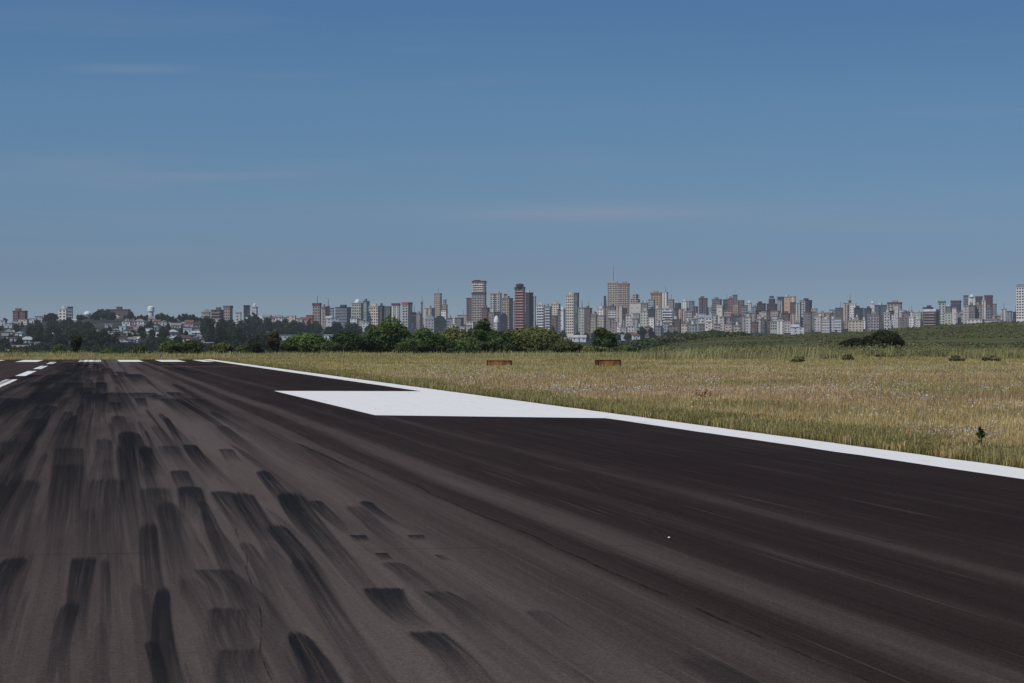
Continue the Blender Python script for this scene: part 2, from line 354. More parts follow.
MARKS = [(72, 78, 414, 56, 73, 452, .85), (112, 124, 415, 113, 137, 438, .6), (119, 135, 429, 128, 152, 520, .95), (121, 138, 431, 124, 150, 470, .9), (137, 152, 447, 147, 163, 468, .85),
 (162, 169, 417, 175, 184, 444, .95), (181, 197, 444, 200, 216, 469, .95), (169, 188, 470, 178, 199, 489, .7), (177, 203, 486, 178, 208, 513, 1.), (199, 207, 508, 226, 244, 600, .5),
 (206, 232, 490, 232, 262, 526, .75), (228, 252, 491, 262, 290, 548, .8), (254, 268, 470, 276, 296, 500, 1.), (273, 301, 490, 348, 376, 584, 1.), (276, 296, 492, 312, 338, 540, .8), (305, 322, 500, 330, 346, 524, .75), (356, 370, 501, 386, 398, 521, .9),
 (259, 284, 523, 304, 330, 590, .85), (285, 308, 555, 360, 398, 683, .5), (348, 367, 536, 354, 372, 543, .8, 0), (372, 388, 554, 380, 396, 562, .7, 0), (376, 400, 562, 408, 436, 590, .45), (406, 425, 536, 411, 429, 542, .7, 0),
 (361, 404, 588, 392, 428, 618, .95, .02), (419, 446, 591, 450, 484, 620, .55, .02), (402, 440, 631, 442, 484, 675, .7, .02), (284, 304, 630, 304, 350, 700, 1., .12),
 (191, 230, 569, 204, 250, 600, .5, .01), (209, 248, 607, 222, 268, 655, .5, .01), (219, 262, 648, 232, 288, 700, .4, .01), (72, 99, 556, 66, 90, 625, .9, .02), (64, 84, 600, 56, 80, 690, .55), (100, 109, 557, 98, 110, 640, .45),
 (6, 34, 556, -16, 16, 614, .85), (140, 158, 520, 152, 182, 650, .6), (158, 172, 585, 166, 198, 700, .9), (142, 156, 640, 150, 170, 700, .6), (88, 128, 476, 86, 130, 575, .7, .03), (52, 85, 462, 44, 84, 540, .85, .03), (54, 84, 446, 44, 86, 500, .7, .03),
 (140, 172, 486, 150, 186, 545, .7, .03), (0, 38, 438, -34, 22, 520, .65), (-30, 12, 480, -70, -10, 560, .6), (14, 44, 478, -14, 30, 560, .7), (156, 176, 500, 168, 200, 580, .55),
 (218, 233, 449, 226, 243, 463, .55), (133, 146, 398, 138, 150, 408, .9), (148, 166, 395, 152, 172, 402, .5), (172, 180, 399, 226, 236, 434, .95, .02), (212, 226, 425, 250, 266, 452, .45), (140, 152, 445, 142, 160, 475, .6), (158, 178, 446, 160, 186, 462, .35),
 (96, 112, 438, 88, 110, 470, .5), (40, 60, 405, 18, 44, 430, .8), (6, 24, 398, -14, 12, 416, .8), (28, 50, 418, 6, 34, 444, .7), (108, 122, 402, 108, 124, 414, .6), (196, 206, 500, 214, 228, 545, .5), (236, 250, 540, 262, 284, 610, .45),
 (432, 442, 556, 444, 456, 563, .5, 0), (340, 362, 505, 372, 396, 540, .35), (300, 316, 448, 330, 350, 470, .3), (520, 545, 610, 560, 592, 640, .3)]
for q_ in MARKS:
    q_ = list(q_)
    if q_[5] - q_[2] > 16: e = .45; q_[3] += (q_[3] - q_[0]) * e; q_[4] += (q_[4] - q_[1]) * e; q_[5] += (q_[5] - q_[2]) * e
    if q_[1] - q_[0] > 27 and q_[2] < 520: q_[6] *= .72
    if q_[5] - q_[2] > 16: q_[6] *= .9
    mark(*q_)
r2 = random.Random(5)
for i in range(36):                                        # the braking zone further down the runway
    v = r2.choice([362.5, 364, 366, 368, 371, 374, 378, 382, 387, 392, 398]) + r2.uniform(-.6, .6); kx = r2.gauss(-.55, 1.15) if i % 5 else r2.uniform(-3.5, 3.5)
    w = r2.uniform(.25, .8); v1 = v + (v - HZ) * r2.uniform(.15, .5)
    mark(97 + (kx - w / 2) * (v - HZ), 97 + (kx + w / 2) * (v - HZ), v, 97 + (kx - w / 2) * (v1 - HZ), 97 + (kx + w / 2) * (v1 - HZ), v1, r2.uniform(.5, .95))
old = []
for i in range(190):                                       # older, fainter rubber laid over one another
    kx = r2.gauss(-.35, 1.0) if i % 4 else r2.uniform(-3, 2.2); v = HZ + 14 * (26 ** r2.random()); w = r2.uniform(.04, .2) * (1.2 if v < 400 else .75); v1 = v + (v - HZ) * r2.uniform(.35, 1.3)
    dk = r2.uniform(-.05, .05)
    mark(97 + (kx - w / 2) * (v - HZ), 97 + (kx + w / 2) * (v - HZ), v, 97 + (kx + dk - w / 2) * (v1 - HZ), 97 + (kx + dk + w / 2) * (v1 - HZ), v1, r2.uniform(.15, .6) * (1 if v < 470 else .4), r2.choice([.05, .15, .25]), old)
tag(marks_build('faded_tyre_marks', old), kind='stuff')
b = MB(); b.face([(-4.6, 8, .0008), (2.2, 8, .0008), (2.2, 205, .0008), (-4.6, 205, .0008)])
m, nt = newmat('rubber_film'); g = N(nt); tc = g.n('TexCoord'); ob = tc.outputs['Object']; sp = g.n('SeparateXYZ'); g.l(ob, sp.inputs[0])
n = g.noise(g.scale(ob, (1.6, .09, 1)), 1, 5, .65); n2 = g.noise(g.scale(ob, (9, .1, 1)), 1, 4, .6)
al = g.ramp(g.math('ADD', g.math('MULTIPLY', n, .65), g.math('MULTIPLY', n2, .35)), [(.45, 0.), (.68, .5)])
al = g.math('MULTIPLY', al, g.math('MULTIPLY', g.mapr(sp.outputs[0], -4.6, -2.6), g.mapr(sp.outputs[0], 2.0, .2)))
al = g.math('MULTIPLY', al, g.math('MULTIPLY', g.mapr(sp.outputs[1], 12, 60, .12, 1), g.mapr(sp.outputs[1], 205, 170)))
finish(g, (.018, .0165, .017), .9, .05, False, None, 0, al)
b.build('rubber_film', m, runway)
# seams and sealed joints of the paving
m, nt = newmat('joint_sealant'); g = N(nt); tc = g.n('TexCoord'); n = g.noise(tc.outputs['Object'], 1.4, 5, .7); oi = g.n('ObjectInfo')
finish(g, oi.outputs['Color'], .9, .05, False, None, 0, g.ramp(n, [(.4, 0.), (.6, .55)]))
rj = random.Random(3)
def joint(p, q, wd, col):
    b = MB(); n_ = max(6, int(math.dist(p, q) / .5)); L = []; off = 0.
    dx, dy = (q[0] - p[0]) / math.dist(p, q), (q[1] - p[1]) / math.dist(p, q)
    for i in range(n_ + 1):
        t = i / n_; off = off * .9 + rj.uniform(-.02, .02); L.append((p[0] + (q[0] - p[0]) * t - dy * off, p[1] + (q[1] - p[1]) * t + dx * off))
    for a_, c_ in zip(L, L[1:]): b.face([(a_[0] + dy * wd, a_[1] - dx * wd, .0034), (c_[0] + dy * wd, c_[1] - dx * wd, .0034), (c_[0] - dy * wd, c_[1] + dx * wd, .0034), (a_[0] - dy * wd, a_[1] + dx * wd, .0034)])
    b.build('paving_joint', m, runway, color=col)
joint((3.35, 6), (3.35, 190), .012, (.02, .017, .016)); joint((XC + .02, 20), (XC + .02, 200), .02, (.02, .017, .016));
for y_, c_ in ((17.5, .02), (43., .1), (52., .02), (96, .02)): joint((-2.6 if y_ < 20 else -4, y_), (XI, y_ + .1), .012 if y_ < 40 else .03, (c_, c_ * .84, c_ * .78))
joint(rw(108, 655), rw(196, 655), .012, (.012, .01, .01)); joint(rw(238, 530), rw(270, 683), .004, (.02, .016, .015)); joint(rw(520, 430), rw(660, 540), .006, (.07, .055, .05))

# ------------------------------------------------------------------ vegetation builders
def vnoise(x, y, s, seed=0):
    x = x / s + seed * 17.3; y = y / s + seed * 9.1; xi = np.floor(x).astype(int); yi = np.floor(y).astype(int); fx, fy = x - xi, y - yi
    fx = fx * fx * (3 - 2 * fx); fy = fy * fy * (3 - 2 * fy)
    def h(a, b):
        q = np.sin(a * 127.1 + b * 311.7 + seed * 74.7) * 43758.5453; return q - np.floor(q)
    return (h(xi, yi) * (1 - fx) + h(xi + 1, yi) * fx) * (1 - fy) + (h(xi, yi + 1) * (1 - fx) + h(xi + 1, yi + 1) * fx) * fy
def leaves(P, Nn, size, aspect=1.6):
    """one quad per leaf at points P, roughly facing Nn"""
    n = len(P); r = rng.normal(size=(n, 3)) * .8 + Nn; r /= np.linalg.norm(r, axis=1)[:, None] + 1e-9
    a = np.cross(r, rng.normal(size=(n, 3))); a /= np.linalg.norm(a, axis=1)[:, None] + 1e-9; b = np.cross(r, a)
    s = (size * rng.uniform(.55, 1.35, n))[:, None]; a = a * s * aspect / 2; b = b * s / 2
    return np.stack([P - a, P - b * .9, P + a, P + b * .9], 1)
def crown_pts(blobs, n):
    vol = np.array([b[3] * b[3] for b in blobs]); pick = rng.choice(len(blobs), n, p=vol / vol.sum()); B = np.array(blobs)[pick]
    d = rng.normal(size=(n, 3)); d /= np.linalg.norm(d, axis=1)[:, None]; rr = np.where(rng.random(n) < .16, rng.uniform(1.0, 1.28, n), rng.uniform(.72, 1.05, n) ** .6)
    sq = B[:, 4] if B.shape[1] > 4 else 1.
    P = B[:, :3] + d * (B[:, 3] * rr)[:, None] * np.stack([np.ones(n), np.ones(n), sq * np.ones(n)], 1)
    return P, d
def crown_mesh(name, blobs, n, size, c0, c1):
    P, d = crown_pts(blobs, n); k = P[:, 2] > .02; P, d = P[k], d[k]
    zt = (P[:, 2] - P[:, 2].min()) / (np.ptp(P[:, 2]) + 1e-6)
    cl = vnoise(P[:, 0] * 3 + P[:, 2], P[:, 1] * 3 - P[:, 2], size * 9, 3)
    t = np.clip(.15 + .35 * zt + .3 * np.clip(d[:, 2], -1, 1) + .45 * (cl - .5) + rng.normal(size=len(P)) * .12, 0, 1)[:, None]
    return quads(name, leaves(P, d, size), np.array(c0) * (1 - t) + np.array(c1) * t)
def blobs_for(w, h, n, rs, low=0.1, flat=.85):
    out = []
    for i in range(n):
        a = rs.uniform(0, 6.28); q = rs.random() ** .5; rad = q * w * .36; top = h * math.sqrt(max(.1, 1 - (q * .8) ** 2.4)) * rs.uniform(.84, 1.0)
        r = w * rs.uniform(.13, .21); zc = max(r * .5 * flat, top - r * flat)
        if rs.random() < .45: zc *= rs.uniform(low, .85)
        out.append((rad * math.cos(a), rad * math.sin(a), zc, r, flat))
    out.append((0, 0, h * .45, w * .32, flat)); out.append((0, 0, h - w * .2 * flat, w * .2, flat))
    return out
def trunk_mesh(h, r, blobs=None):
    b = MB(); lean = random.uniform(-.05, .05) * h; b.tube((0, 0, -.3), (lean * .4, 0, h * .35), r, r * .75, 7).tube((lean * .4, 0, h * .35), (lean, 0, h * .75), r * .75, r * .35, 6)
    for t in (blobs or [])[:5]: b.tube((lean * .4, 0, h * .33), (t[0] * .8, t[1] * .8, t[2] * .9), r * .4, r * .12, 5)
    return b.mesh('trunk')
G0, G1 = (.006, .012, .005), (.050, .080, .022)

# mid-distance trees and bushes at the end of the plateau: (u centre, width px, top v, distance, base colour kind, label)
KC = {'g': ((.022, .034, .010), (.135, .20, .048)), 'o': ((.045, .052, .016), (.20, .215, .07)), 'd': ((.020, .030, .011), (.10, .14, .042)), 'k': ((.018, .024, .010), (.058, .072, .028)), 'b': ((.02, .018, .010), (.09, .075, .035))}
TREES = [(306, 56, 333, 340, 'g', 'broad round green bush at the left end of the big thicket'),
 (350, 52, 331, 345, 'd', 'dark green rounded tree just left of the tallest broad tree in the thicket'),
 (391, 52, 317, 350, 'g', 'largest broad green tree in the thicket, in front of the cream tower'),
 (424, 44, 328, 342, 'g', 'mid green tree touching the right side of the largest broad tree'),
 (453, 44, 327, 352, 'o', 'dull olive tree in front of the dark domed hall'),
 (484, 30, 319, 356, 'g', 'bright leafy tree standing up below the tallest capped tower'),
 (468, 50, 337, 330, 'd', 'low dark green bush in front of the bright leafy tree'),
 (503, 34, 331, 346, 'd', 'dark green tree between the bright leafy tree and the olive dome-shaped tree'),
 (533, 74, 327, 348, 'o', 'wide olive dome-shaped tree below the brick balcony tower'),
 (566, 34, 340, 330, 'o', 'low olive bush at the right foot of the wide dome-shaped tree'),
 (602, 30, 328, 380, 'g', 'lone round dark green tree standing left of the hill, in front of the city'),
 (412, 40, 339, 326, 'd', 'low front bush with dark hollows below the largest broad tree'),
 (330, 36, 341, 328, 'd', 'low dark bush in front of the gap between the two left rounded trees'),
 (273, 15, 333, 322, 'b', 'thin brownish small tree left of the thicket'),
 (77, 14, 338, 315, 'k', 'dark narrow tree with bare stem standing above the far grass left'),
 (59, 13, 344, 312, 'd', 'small dark bush just left of the narrow dark tree'),
 (170, 26, 341, 318, 'g', 'green bush below the blue and white house at the grass edge'),
 (192, 28, 340, 318, 'd', 'rounded dark bush below the long white roof at its left end'),
 (222, 28, 343, 316, 'o', 'olive bush below the long white roof'),
 (243, 20, 345, 314, 'd', 'low dark bush right of the long white roof'),
 (140, 26, 347, 316, 'd', 'low dark bush at the grass edge below the red roofed houses'),
 (110, 24, 349, 316, 'd', 'very low dark bush right of the narrow dark tree'),
 (20, 26, 350, 316, 'o', 'low olive bush at the grass edge in the left corner'),
 (255, 20, 342, 318, 'k', 'blackish bush at the left foot of the thin brownish tree'),
 (856, 36, 338, 325, 'k', 'low left half of the blackish shrub clump on the right hill'),
 (883, 46, 330, 326, 'k', 'tall domed blackish shrub on the right hill'),
 (590, 46, 346, 345, 'o', 'low hedge-like bush below the lone round tree'),
 (625, 40, 346, 350, 'd', 'low dark bush right of the lone round tree'),
 (720, 20, 351, 325, 'd', 'small dark bush at the foot of the right hill below the pale twin blocks'),
 (655, 36, 348, 340, 'o', 'pale olive bush in the weeds between the lone tree and the hill')]
for i, (u, w, v, Y, kc, lab) in enumerate(TREES):
    rs = random.Random(100 + i); W = w / F * Y; X = px(u, Y); z0 = min(gz1(X, Y), zz(357, Y)) if Y > 300 else 0.
    z0 = gz1(X, Y); Hh = max(.8, zz(v, Y) - z0); nb = 14 + int(W * 2)
    bl = blobs_for(W, Hh, nb, rs, .05, min(1., Hh / W * 1.25))
    tall = u in (77, 273)
    if tall: bl = [(rs.uniform(-.35, .35) * W * .5, rs.uniform(-.3, .3) * W, Hh * rs.uniform(.12, .93), W * rs.uniform(.16, .28), 1.1) for _ in range(9)]
    r = tag(link('tree' if (v < 333 and W > 3) or tall else 'bush', None, None, None, (X, Y, z0)), lab, 'tree' if (v < 333 and W > 3) or tall else 'bush')
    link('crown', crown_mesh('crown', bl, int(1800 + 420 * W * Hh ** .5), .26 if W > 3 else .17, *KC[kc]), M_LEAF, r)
    link('trunk', trunk_mesh(Hh, max(.06, .03 * Hh), bl), M_BARK, r)

# low shrubs dotted through the field
SHR = [(798, 18, 358, 262), (829, 16, 354.5, 262), (848, 14, 356, 262), (883, 18, 353, 262), (868, 10, 356, 280), (955, 16, 357, 250), (990, 22, 357, 232), (938, 12, 357, 270), (768, 12, 357, 280),
       (1012, 14, 354, 260), (740, 10, 355, 285), (905, 12, 356, 290), (705, 14, 352, 310), (690, 18, 350, 318), (978, 10, 352, 300), (663, 12, 353, 300)]
where = ['below the blackish shrub clump', 'in front of the right hill', 'near the right edge of the picture']
SHR = [SHR[q] for q in (0, 1, 2, 3, 5, 6, 9, 12)]
for i, (u, w, v, Y) in enumerate(SHR):
    Y = min(Y, F * H / (v + 5.5 - HZ)); w *= 1.1
    rs = random.Random(300 + i); W = w / F * Y; X = px(u, Y); Hh = max(.6, zz(v - 1.5, Y) - gz1(X, Y)); bl = blobs_for(W, Hh, 7, rs, .05, min(1, Hh / W))
    r = tag(link('shrub', None, None, None, (X, Y, gz1(X, Y))), None, 'shrub', 'low shrubs dotted through the dry grass')
    r['u'] = u
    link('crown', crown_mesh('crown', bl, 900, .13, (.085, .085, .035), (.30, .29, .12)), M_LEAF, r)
    link('stem', MB().tube((0, 0, -.1), (0, 0, Hh * .6), .04, .015).mesh('stem'), M_BARK, r)
ss = sorted([o for o in C.objects if o.name.startswith('shrub')], key=lambda o: o['u'])
for i, o in enumerate(ss):
    n = ['leftmost', 'second', 'third', 'fourth', 'fifth', 'sixth', 'seventh', 'rightmost'][i]
    o['label'] = f'low green shrub in the dry grass, {n} of the row' + (' from the left' if 0 < i < 7 else ''); del o['u']

# ------------------------------------------------------------------ grass
def blades(name, X, Y, h, w, col, lean=.35, kind='grass'):
    n = len(X); z = gz(X, Y); a = rng.uniform(0, 2 * np.pi, n); dx, dy = np.cos(a), np.sin(a)
    la = rng.uniform(0, 2 * np.pi, n); lx = np.cos(la) * h * lean * rng.random(n) + h * .1; ly = np.sin(la) * h * lean * rng.random(n)
    V = np.zeros((n, 4, 3)); V[:, 0] = np.stack([X - dx * w, Y - dy * w, z - .03], 1); V[:, 1] = np.stack([X + dx * w, Y + dy * w, z - .03], 1)
    V[:, 2] = np.stack([X + dx * w * .45 + lx, Y + dy * w * .45 + ly, z + h], 1); V[:, 3] = np.stack([X - dx * w * .45 + lx, Y - dy * w * .45 + ly, z + h], 1)
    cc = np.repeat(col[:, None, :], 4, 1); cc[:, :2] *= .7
    o = link(name, quads(name, V, cc), M_GRASS); return o
def field_pts(n, y0, y1, p=1.0, spread=(-.06, 1.12)):
    """points in the grass beside and beyond the runway, thinner with distance"""
    Y = y0 * (y1 / y0) ** rng.random(n) if p == 1 else y0 + (y1 - y0) * rng.random(n)
    u = rng.uniform(spread[0] * 1024, spread[1] * 1024, n); X = px(u, Y)
    a = X * math.cos(TH) + Y * math.sin(TH); b = -X * math.sin(TH) + Y * math.cos(TH)
    k = ((a > XO + .03) | (b > YEND + .1)); return X[k], Y[k], a[k], b[k]
def cluster(X, Y, n, s): i = rng.integers(0, len(X), n); r = s(Y[i]) ; return X[i] + rng.normal(size=n) * r, Y[i] + rng.normal(size=n) * r
def clip_field(X, Y):
    a = X * math.cos(TH) + Y * math.sin(TH); b = -X * math.sin(TH) + Y * math.cos(TH); k = ((a > XO + .04 - .22 * np.clip(vnoise(X, Y, .9, 50) - .55, 0, 1)) | (b > YEND + .1)); return X[k], Y[k], a[k], b[k]
X, Y, a, b_ = field_pts(90000, 26, 335); X2, Y2, _, _ = field_pts(300000, 26, 335)
Xc, Yc = cluster(X, Y, 420000, lambda y: .05 + y * .0009); X = np.concatenate([Xc, X2]); Y = np.concatenate([Yc, Y2])
X, Y, a, b_ = clip_field(X, Y); n = len(X)
edge = np.clip(np.minimum(np.where(b_ < YEND, a - XO, 99), np.where(a < XO, b_ - YEND, 99)), 0, 99)
e = np.exp(-edge / 1.3)
p1 = vnoise(X, Y, 7, 1); p2 = vnoise(X, Y, 2.2, 2); p3 = vnoise(X, Y, 26, 3)
tan_, pink, grn, straw = np.array([.80, .62, .235]), np.array([.80, .53, .29]), np.array([.36, .36, .09]), np.array([.95, .86, .55])
gm = np.clip(.12 + .7 * e + 1.7 * (p1 - .60) + 1.1 * (p2 - .58), 0, 1)
pm = np.clip(.52 + 1.2 * (p3 - .45) + .5 * (p2 - .5) - Y / 480, 0, .9) * (1 - gm)
far_g = np.clip((Y - 70) / 140, 0, 1) * .35
col = tan_ * (1 - pm - 0)[:, None] + pink * pm[:, None]; gm = np.clip(gm + far_g * (vnoise(X, Y, 12, 5) > .35), 0, 1) * rng.uniform(.5, 1, n)
col = col * (1 - gm)[:, None] + grn * gm[:, None]
s_ = (rng.random(n) < .14)[:, None]; col = np.where(s_, straw * (1 - .5 * gm)[:, None], col); col *= (rng.uniform(.42, 1.22, n) * (.72 + .42 * vnoise(X, Y, .7 + 0 * X, 41)) * (.85 + .3 * vnoise(X, Y, 4., 42)))[:, None]
h = (.10 + .12 * rng.random(n)) * (1 + .5 * (p1 - .5)) * (.75 + .5 * p2); h *= np.where(Y > 255, 1 + (Y - 255) / 90 * 1.1 * (.2 + p2), 1)
h = np.where(rng.random(n) < .03, h * 1.5, h); h = h * (1 - .25 * e)
w = .0028 + Y * .00008 * rng.uniform(.4, 1.2, n)
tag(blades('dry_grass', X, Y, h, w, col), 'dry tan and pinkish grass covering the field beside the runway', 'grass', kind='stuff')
# greener tufts along the edge of the paint
X, Y, a, b_ = field_pts(900000, 24, 240); k = (a - XO < .5 + 2.6 * vnoise(X, Y, 3, 8) * vnoise(X, Y, 1.2, 14)) & (b_ < YEND); X, Y, a = X[k], Y[k], a[k]; n = len(X)
t = vnoise(X, Y, 1.1, 9); kk_ = t > .25; X, Y, a, t = X[kk_], Y[kk_], a[kk_], t[kk_]; n = len(X)
col = np.array([.17, .165, .045]) * (1 - t)[:, None] + np.array([.48, .41, .17]) * t[:, None]; col *= rng.uniform(.5, 1.25, n)[:, None]
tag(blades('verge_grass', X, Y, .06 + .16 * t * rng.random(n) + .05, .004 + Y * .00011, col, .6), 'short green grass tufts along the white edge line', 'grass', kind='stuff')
# white seed heads
def specks(name, X, Y, h, s, col):
    P = np.stack([X, Y, gz(X, Y) + h], 1); return link(name, quads(name, leaves(P, np.tile([0, -.6, .6], (len(P), 1)), s, 1.2), col), M_GRASS)
X, Y, a, b_ = field_pts(60000, 28, 150, spread=(.3, 1.12)); q = vnoise(X, Y, 5, 12) * .5 + vnoise(X, Y, 1.6, 13) * .5; k = (q > .63) & (a > XO + .9); X, Y = X[k], Y[k]
tag(specks('white_wildflowers', X, Y, rng.uniform(.17, .34, len(X)), np.clip(.010 + Y * .00030, 0, .035), np.tile([.85, .82, .78], (len(X), 1)) * rng.uniform(.6, 1.1, (len(X), 1))), 'tiny white seed heads sprinkled over the dry grass', 'wildflowers', kind='stuff')
# scrub on the hills and tall weeds at the plateau edge
def scrub(name, X, Y, sz, leaf, c0, c1, m=26, hfac=.7):
    n = len(X); P = np.repeat(np.stack([X, Y, gz(X, Y)], 1), m, 0); S = np.repeat(sz, m); d = rng.normal(size=(n * m, 3)); d /= np.linalg.norm(d, axis=1)[:, None]; d[:, 2] = np.abs(d[:, 2])
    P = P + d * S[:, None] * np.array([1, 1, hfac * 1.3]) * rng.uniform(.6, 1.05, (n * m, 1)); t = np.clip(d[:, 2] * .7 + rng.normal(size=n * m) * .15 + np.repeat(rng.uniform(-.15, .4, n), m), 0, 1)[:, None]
    return link(name, quads(name, leaves(P, d, leaf), np.array(c0) * (1 - t) + np.array(c1) * t), M_LEAF)
def region(n, u0, u1, y0, y1):
    Y = rng.uniform(y0, y1, n); u = rng.uniform(u0, u1, n); return px(u, Y), Y
X, Y = region(5200, 610, 1180, 350, 655); k = vnoise(X, Y, 30, 20) * .6 + vnoise(X, Y, 9, 21) * .4 > .42; X, Y = X[k], Y[k]
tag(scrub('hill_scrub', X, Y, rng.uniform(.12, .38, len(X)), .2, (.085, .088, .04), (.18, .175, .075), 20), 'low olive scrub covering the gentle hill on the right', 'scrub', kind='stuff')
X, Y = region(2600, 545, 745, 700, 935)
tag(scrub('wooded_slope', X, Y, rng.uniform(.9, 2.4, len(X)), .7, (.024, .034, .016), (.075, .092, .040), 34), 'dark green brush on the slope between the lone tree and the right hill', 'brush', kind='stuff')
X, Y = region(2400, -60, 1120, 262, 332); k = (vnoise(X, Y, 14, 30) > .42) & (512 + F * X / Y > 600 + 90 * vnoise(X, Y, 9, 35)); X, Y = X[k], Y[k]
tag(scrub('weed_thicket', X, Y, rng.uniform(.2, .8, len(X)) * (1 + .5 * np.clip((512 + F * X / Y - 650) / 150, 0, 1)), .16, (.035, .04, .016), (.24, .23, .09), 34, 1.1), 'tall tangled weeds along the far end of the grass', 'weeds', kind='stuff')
X, Y = region(52000, -60, 1120, 212, 335); k = vnoise(X, Y, 7, 31) > .36 + .3 * np.clip((250 - Y) / 40, 0, 1); X, Y = X[k], Y[k]; X, Y, _, b_ = clip_field(X, Y); k = (b_ > YEND + 14) | (512 + F * X / Y > 640); X, Y = X[k], Y[k]; n = len(X)
tag(blades('tall_weeds', X, Y, rng.uniform(.15, .4, n) + 1.3 * np.clip(vnoise(X, Y, 2.5, 34) - .55, 0, 1) + (.2 + 1.5 * np.clip(vnoise(X, Y, 6, 33) - .42, 0, 1)) * np.clip((512 + F * X / Y - 600) / 120, 0, 1), .025 + 0 * X, (np.array([.62, .57, .27]) * (1 - vnoise(X, Y, 8, 36)[:, None]) + np.array([.42, .41, .16]) * vnoise(X, Y, 8, 36)[:, None]) * rng.uniform(.35, 1.2, (n, 1)) * (.7 + .6 * vnoise(X, Y, 2.2, 37)[:, None]), .3), 'tall pale weed stalks at the far end of the field', 'weeds', kind='stuff')

# leafy weed beside the edge line on the right
Yp = 33.5; Xp = px(980, Yp); r = tag(link('leafy_weed', None, None, None, (Xp, Yp, 0)), 'single dark green leafy weed standing beside the edge line at right', 'plant')
link('stem', MB().tube((0, 0, -.02), (.02, 0, .18), .006, .004).tube((.02, 0, .18), (.01, 0, .33), .004, .002).mesh('stem'), M_BARK, r)
P = []; D = []
for i in range(46):
    t = random.random(); aa = random.uniform(0, 6.28); rr = .075 * (1.1 - t * .8) * random.uniform(.3, 1); P.append((math.cos(aa) * rr + .012, math.sin(aa) * rr, .05 + t * .29)); D.append((math.cos(aa) * .4, math.sin(aa) * .4, .8))
link('foliage', quads('foliage', leaves(np.array(P), np.array(D), .042, 2.2), np.tile([.03, .055, .018], (46, 1)) * rng.uniform(.7, 1.3, (46, 1))), M_LEAF, r)
Yp = 61.; r = tag(link('dry_weed', None, None, None, (px(704, Yp), Yp, 0)), 'small rust-brown dried weed in the grass near the middle of the edge line', 'plant')
P = rng.normal(size=(60, 3)) * [.12, .12, .07] + [0, 0, .25]
link('foliage', quads('foliage', leaves(P, np.tile([0, 0, 1.], (60, 1)), .05), np.tile([.17, .07, .035], (60, 1)) * rng.uniform(.6, 1.3, (60, 1))), M_LEAF, r)
link('stem', MB().tube((0, 0, -.02), (0, 0, .25), .006, .003).mesh('stem'), M_BARK, r)

# ------------------------------------------------------------------ orange marker boxes
def rust_mat(name, c):
    m, nt = newmat(name); g = N(nt); tc = g.n('TexCoord'); ob = tc.outputs['Object']; n = g.noise(g.scale(ob, (5, 5, 1.2)), 1, 6, .65); n2 = g.noise(ob, 14, 4)
    cc = g.mix(g.ramp(n, [(.4, 0.), (.62, 1.)]), c, tuple(x * .35 for x in c)); cc = g.mix(1, cc, g.ramp(n2, [(.3, .8), (.7, 1.2)]), 'MULTIPLY'); finish(g, cc, .85, .15); return m
M_OR = rust_mat('weathered_orange_paint', (.42, .19, .075)); M_DR = rust_mat('dark_mottled_brown', (.08, .045, .03))  # side panels and legs are coloured darker than the front
def marker_box(u0, u1, v0, Y, rz, lab, mat, legs=False):
    X0, X1 = px(u0, Y), px(u1, Y); W = X1 - X0; z1 = zz(v0, Y); D = .8
    r = tag(link('marker_box', None, None, None, ((X0 + X1) / 2, Y, 0), rz), lab, 'marker box', 'orange marker boxes in the grass')
    MB().box(-W / 2 + .04, W / 2 - .04, 0, .03, .12, z1 - .03, True).build('front_panel', mat, r)
    MB().box(-W / 2 + .04, W / 2 - .04, D - .03, D, .12, z1 - .03, True).build('back_panel', M_OR, r)
    for s in (-1, 1): MB().box(s * W / 2 - (.03 if s > 0 else 0), s * W / 2 + (.03 if s < 0 else 0), .042, D - .042, .12, z1 - .03, True).build('side_panel', M_DR, r)
    MB().box(-W / 2 - .03, W / 2 + .03, -.03, D + .03, z1 - .027, z1, True).build('lid', mat, r)
    for sx in (-1, 1):
        for yy in (0.0, D): MB().box(sx * (W / 2) - .022, sx * (W / 2) + .022, yy - .022, yy + .022, -.05, z1 - .03, True).build('leg', M_DR, r)
marker_box(487, 511, 360.2, 153, R(-3), 'left orange marker box, blotched dark on its left half, standing in the dry grass', rust_mat('blotched_orange_paint', (.34, .16, .065)))
marker_box(598, 621, 359.6, 149, R(12), 'right orange marker box with brighter front and dark left side', M_OR)
r = tag(link('runway_light', None, None, None, (px(160.5, 241), 241, 0)), 'small dark runway end light standing in the far grass', 'runway light')
MB().cyl(0, 0, -.02, .35, .04, .03, 8).build('post', M_METAL, r); MB().cyl(0, 0, .35, .5, .14, .11, 10).dome(0, 0, .5, .11, .09).build('lamp_housing', M_METAL, r)
Y = F * H / (539 - HZ); tag(MB().dome(0, 0, 0, .011, .009, 7, 3).build('pebble', simple('pale_stone', (.7, .68, .64), .8, .1, 30), None, (px(669, Y), Y, .01)), 'tiny white pebble lying alone on the dark runway', 'pebble')

